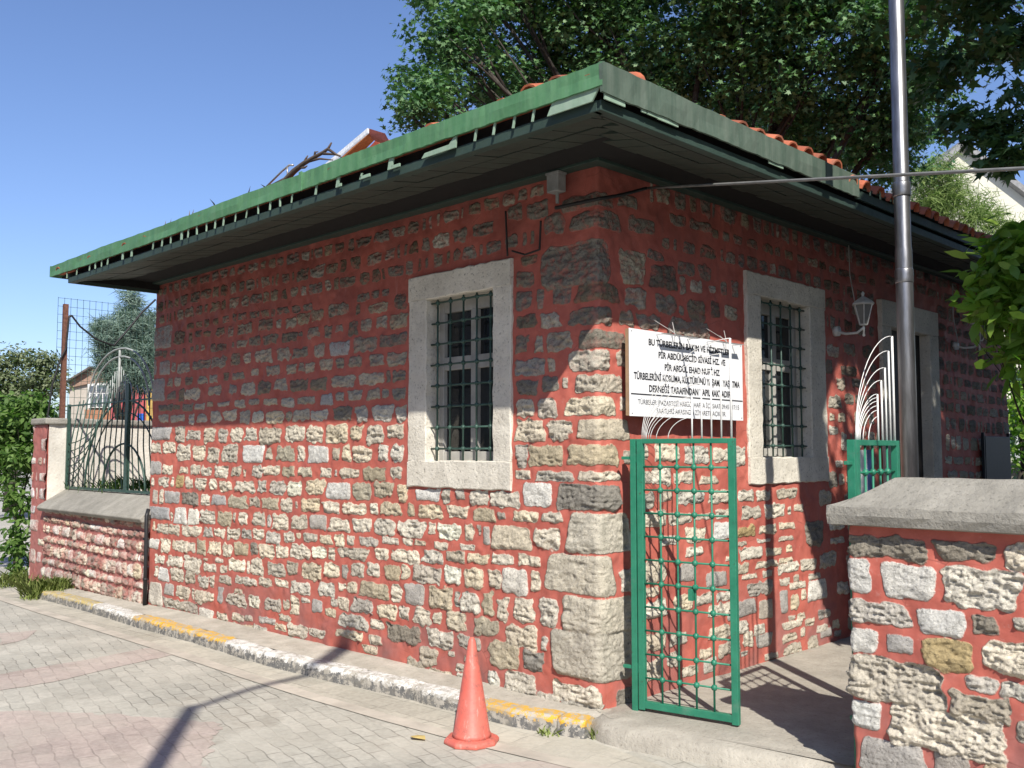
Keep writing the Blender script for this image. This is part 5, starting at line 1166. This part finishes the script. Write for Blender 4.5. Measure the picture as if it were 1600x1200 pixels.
# dead branch and small bracket on the roof edge
DB = empty('dead_branch', tuple(on(470, 285, 1, -.9)), 'bare dead branch lying on the green eaves', 'branch')
b = MB(); Pn = lambda px, py, d=-.93: tuple(on(px, py, 1, d))
b.tube([Pn(425, 292), Pn(447, 281), Pn(460, 267), Pn(475, 255), Pn(492, 245), Pn(505, 238), Pn(513, 232), Pn(518, 223)], [.022, .024, .022, .018, .015, .013, .010, .006], 7)
for q in ([(475, 255), (478, 248), (481, 243)], [(492, 243), (492, 238), (497, 237)], [(513, 233), (525, 241), (534, 246)], [(484, 252), (500, 248), (520, 250)], [(505, 240), (520, 241), (532, 243)], [(468, 262), (476, 262), (480, 259)]): b.tube([Pn(*p) for p in q], [.011, .008, .004], 5)
b.build('twigs', M_twig, DB, smooth=True)
b = MB(); b.tube([Pn(408, 300), Pn(440, 268), Pn(452, 258), Pn(458, 258)], .008, 5); b.tube([Pn(449, 261), Pn(449, 276)], .006, 5)
tag(b.build('bent_wire', M_alu, smooth=True), 'thin bent aluminium wire beside the dead branch', 'wire')
# weeds and litter
def tuft(loc, n, h, sp, label, mat=L_grass, name='weed_clump'):
    C_ = np.array(loc) + np.stack([rng.normal(0, sp, n), rng.normal(0, sp, n), np.zeros(n)], -1); d = rng.standard_normal((n, 3)) * .35; d[:, 2] = 1
    V = []
    for c, dd in zip(C_, d):
        hh = h * random.uniform(.4, 1.2); sd_ = np.array([-dd[1], dd[0], 0]); sd_ /= np.linalg.norm(sd_) + 1e-6; w_ = .006
        tipp = c + dd * hh + np.array([dd[0], dd[1], 0]) * hh * .5
        V += [c - sd_ * w_, c + sd_ * w_, c + dd * hh * .6 + sd_ * w_ * .7, tipp, c + dd * hh * .6 - sd_ * w_ * .7]
    return tag(put(name, fast_mesh(name, V, 5), mat), label, 'weeds')
tuft(ground_at(34, 915), 260, .20, .16, 'tall grass tuft at the left end of the kerb')
tuft(ground_at(62, 935), 160, .26, .10, 'small pale grass tuft in front of the pier')
tuft(ground_at(92, 920, 0), 420, .13, .08, 'rounded green weed at the foot of the rubble wall')
tuft(ground_at(855, 1150), 22, .05, .03, 'tiny weed growing at the kerb right of the cone')
tuft(ground_at(931, 1153), 18, .07, .02, 'tiny weed at the broken end of the kerb')
tuft((XP1 + .7, yj + .5, zs1 + .0), 160, .14, .25, 'green potted plants behind the fan grille', L_left, 'garden_plant')
tuft((XP1 + 1.6, yj + .6, zs1 + .0), 160, .2, .3, 'dark leafy plants right behind the fan grille', L_left, 'garden_plant')
for i in range(5):
    x = on(250 + i * 42, 380 - i * 16, 1, -.95)
    tuft((x[0], -.9, zt - .02), 8, .09, .02, ('leftmost', 'second', 'third', 'fourth', 'rightmost')[i] + ' dry weed sprouting from the green roof edge, counted from the left', simple('dry_weed', (.2, .15, .09), .9), 'roof_weed')['group'] = 'dry weeds on the roof edge'
lf = ground_at(653, 1155); b = MB(); b.add([(lf[0]-.05, lf[1]-.02, lf[2]+.012), (lf[0]+.0, lf[1]-.045, lf[2]+.02), (lf[0]+.07, lf[1]+.0, lf[2]+.012), (lf[0]+.03, lf[1]+.03, lf[2]+.022), (lf[0]-.03, lf[1]+.02, lf[2]+.014)], [(0,1,2,3,4)])
tag(b.build('fallen_leaf', simple('dry_leaf', (.42, .32, .12), .8)), 'dry yellow leaf lying on the pavers left of the cone', 'leaf')

# ---------------------------------------------------------------- unseen houses added around the street to block sky light
def sky_blocker(x0, y0, x1, y1, h, col, label, face):
    root = empty('sky_block_house', ((x0+x1)/2, (y0+y1)/2, -.1), label, 'house', 'unseen houses added to block sky light')
    b = MB(); b.box((x0, y0, -.4), (x1, y1, h)); b.build('wall', simple('render', col, .9, .1), root)
    b = MB(); b.box((x0 - .3, y0 - .3, h), (x1 + .3, y1 + .3, h + .2)); b.build('roof', M_tile, root)
    for fl in range(2):
        for k in range(4):
            f = (k + .5) / 4; z = .9 + fl * 3
            b = MB(); g_ = MB()
            if face == 'y': x = x0 + (x1 - x0) * f; b.box((x - .6, y1 - .02, z), (x + .6, y1 + .05, z + 1.4)); g_.box((x - .5, y1 + .05, z + .1), (x + .5, y1 + .06, z + 1.3))
            else: y = y0 + (y1 - y0) * f; b.box((x0 - .05, y - .6, z), (x0 + .02, y + .6, z + 1.4)); g_.box((x0 - .06, y - .5, z + .1), (x0 - .05, y + .5, z + 1.3))
            w_ = b.build('window', M_white, root); g_.build('pane', M_glass, w_)
sky_blocker(-22, -22, -8, -11.5, 9.5, (.34, .30, .25), 'unseen beige two storey house added across the street to block sky light, farther left', 'y')
sky_blocker(-7.6, -22, 3.2, -11, 9.0, (.28, .22, .19), 'unseen brown two storey house added straight behind the camera to block sky light', 'y')
sky_blocker(9, -3, 18, 14, 8, (.30, .29, .27), 'unseen grey two storey house added beyond the boundary wall to block sky light', 'x')
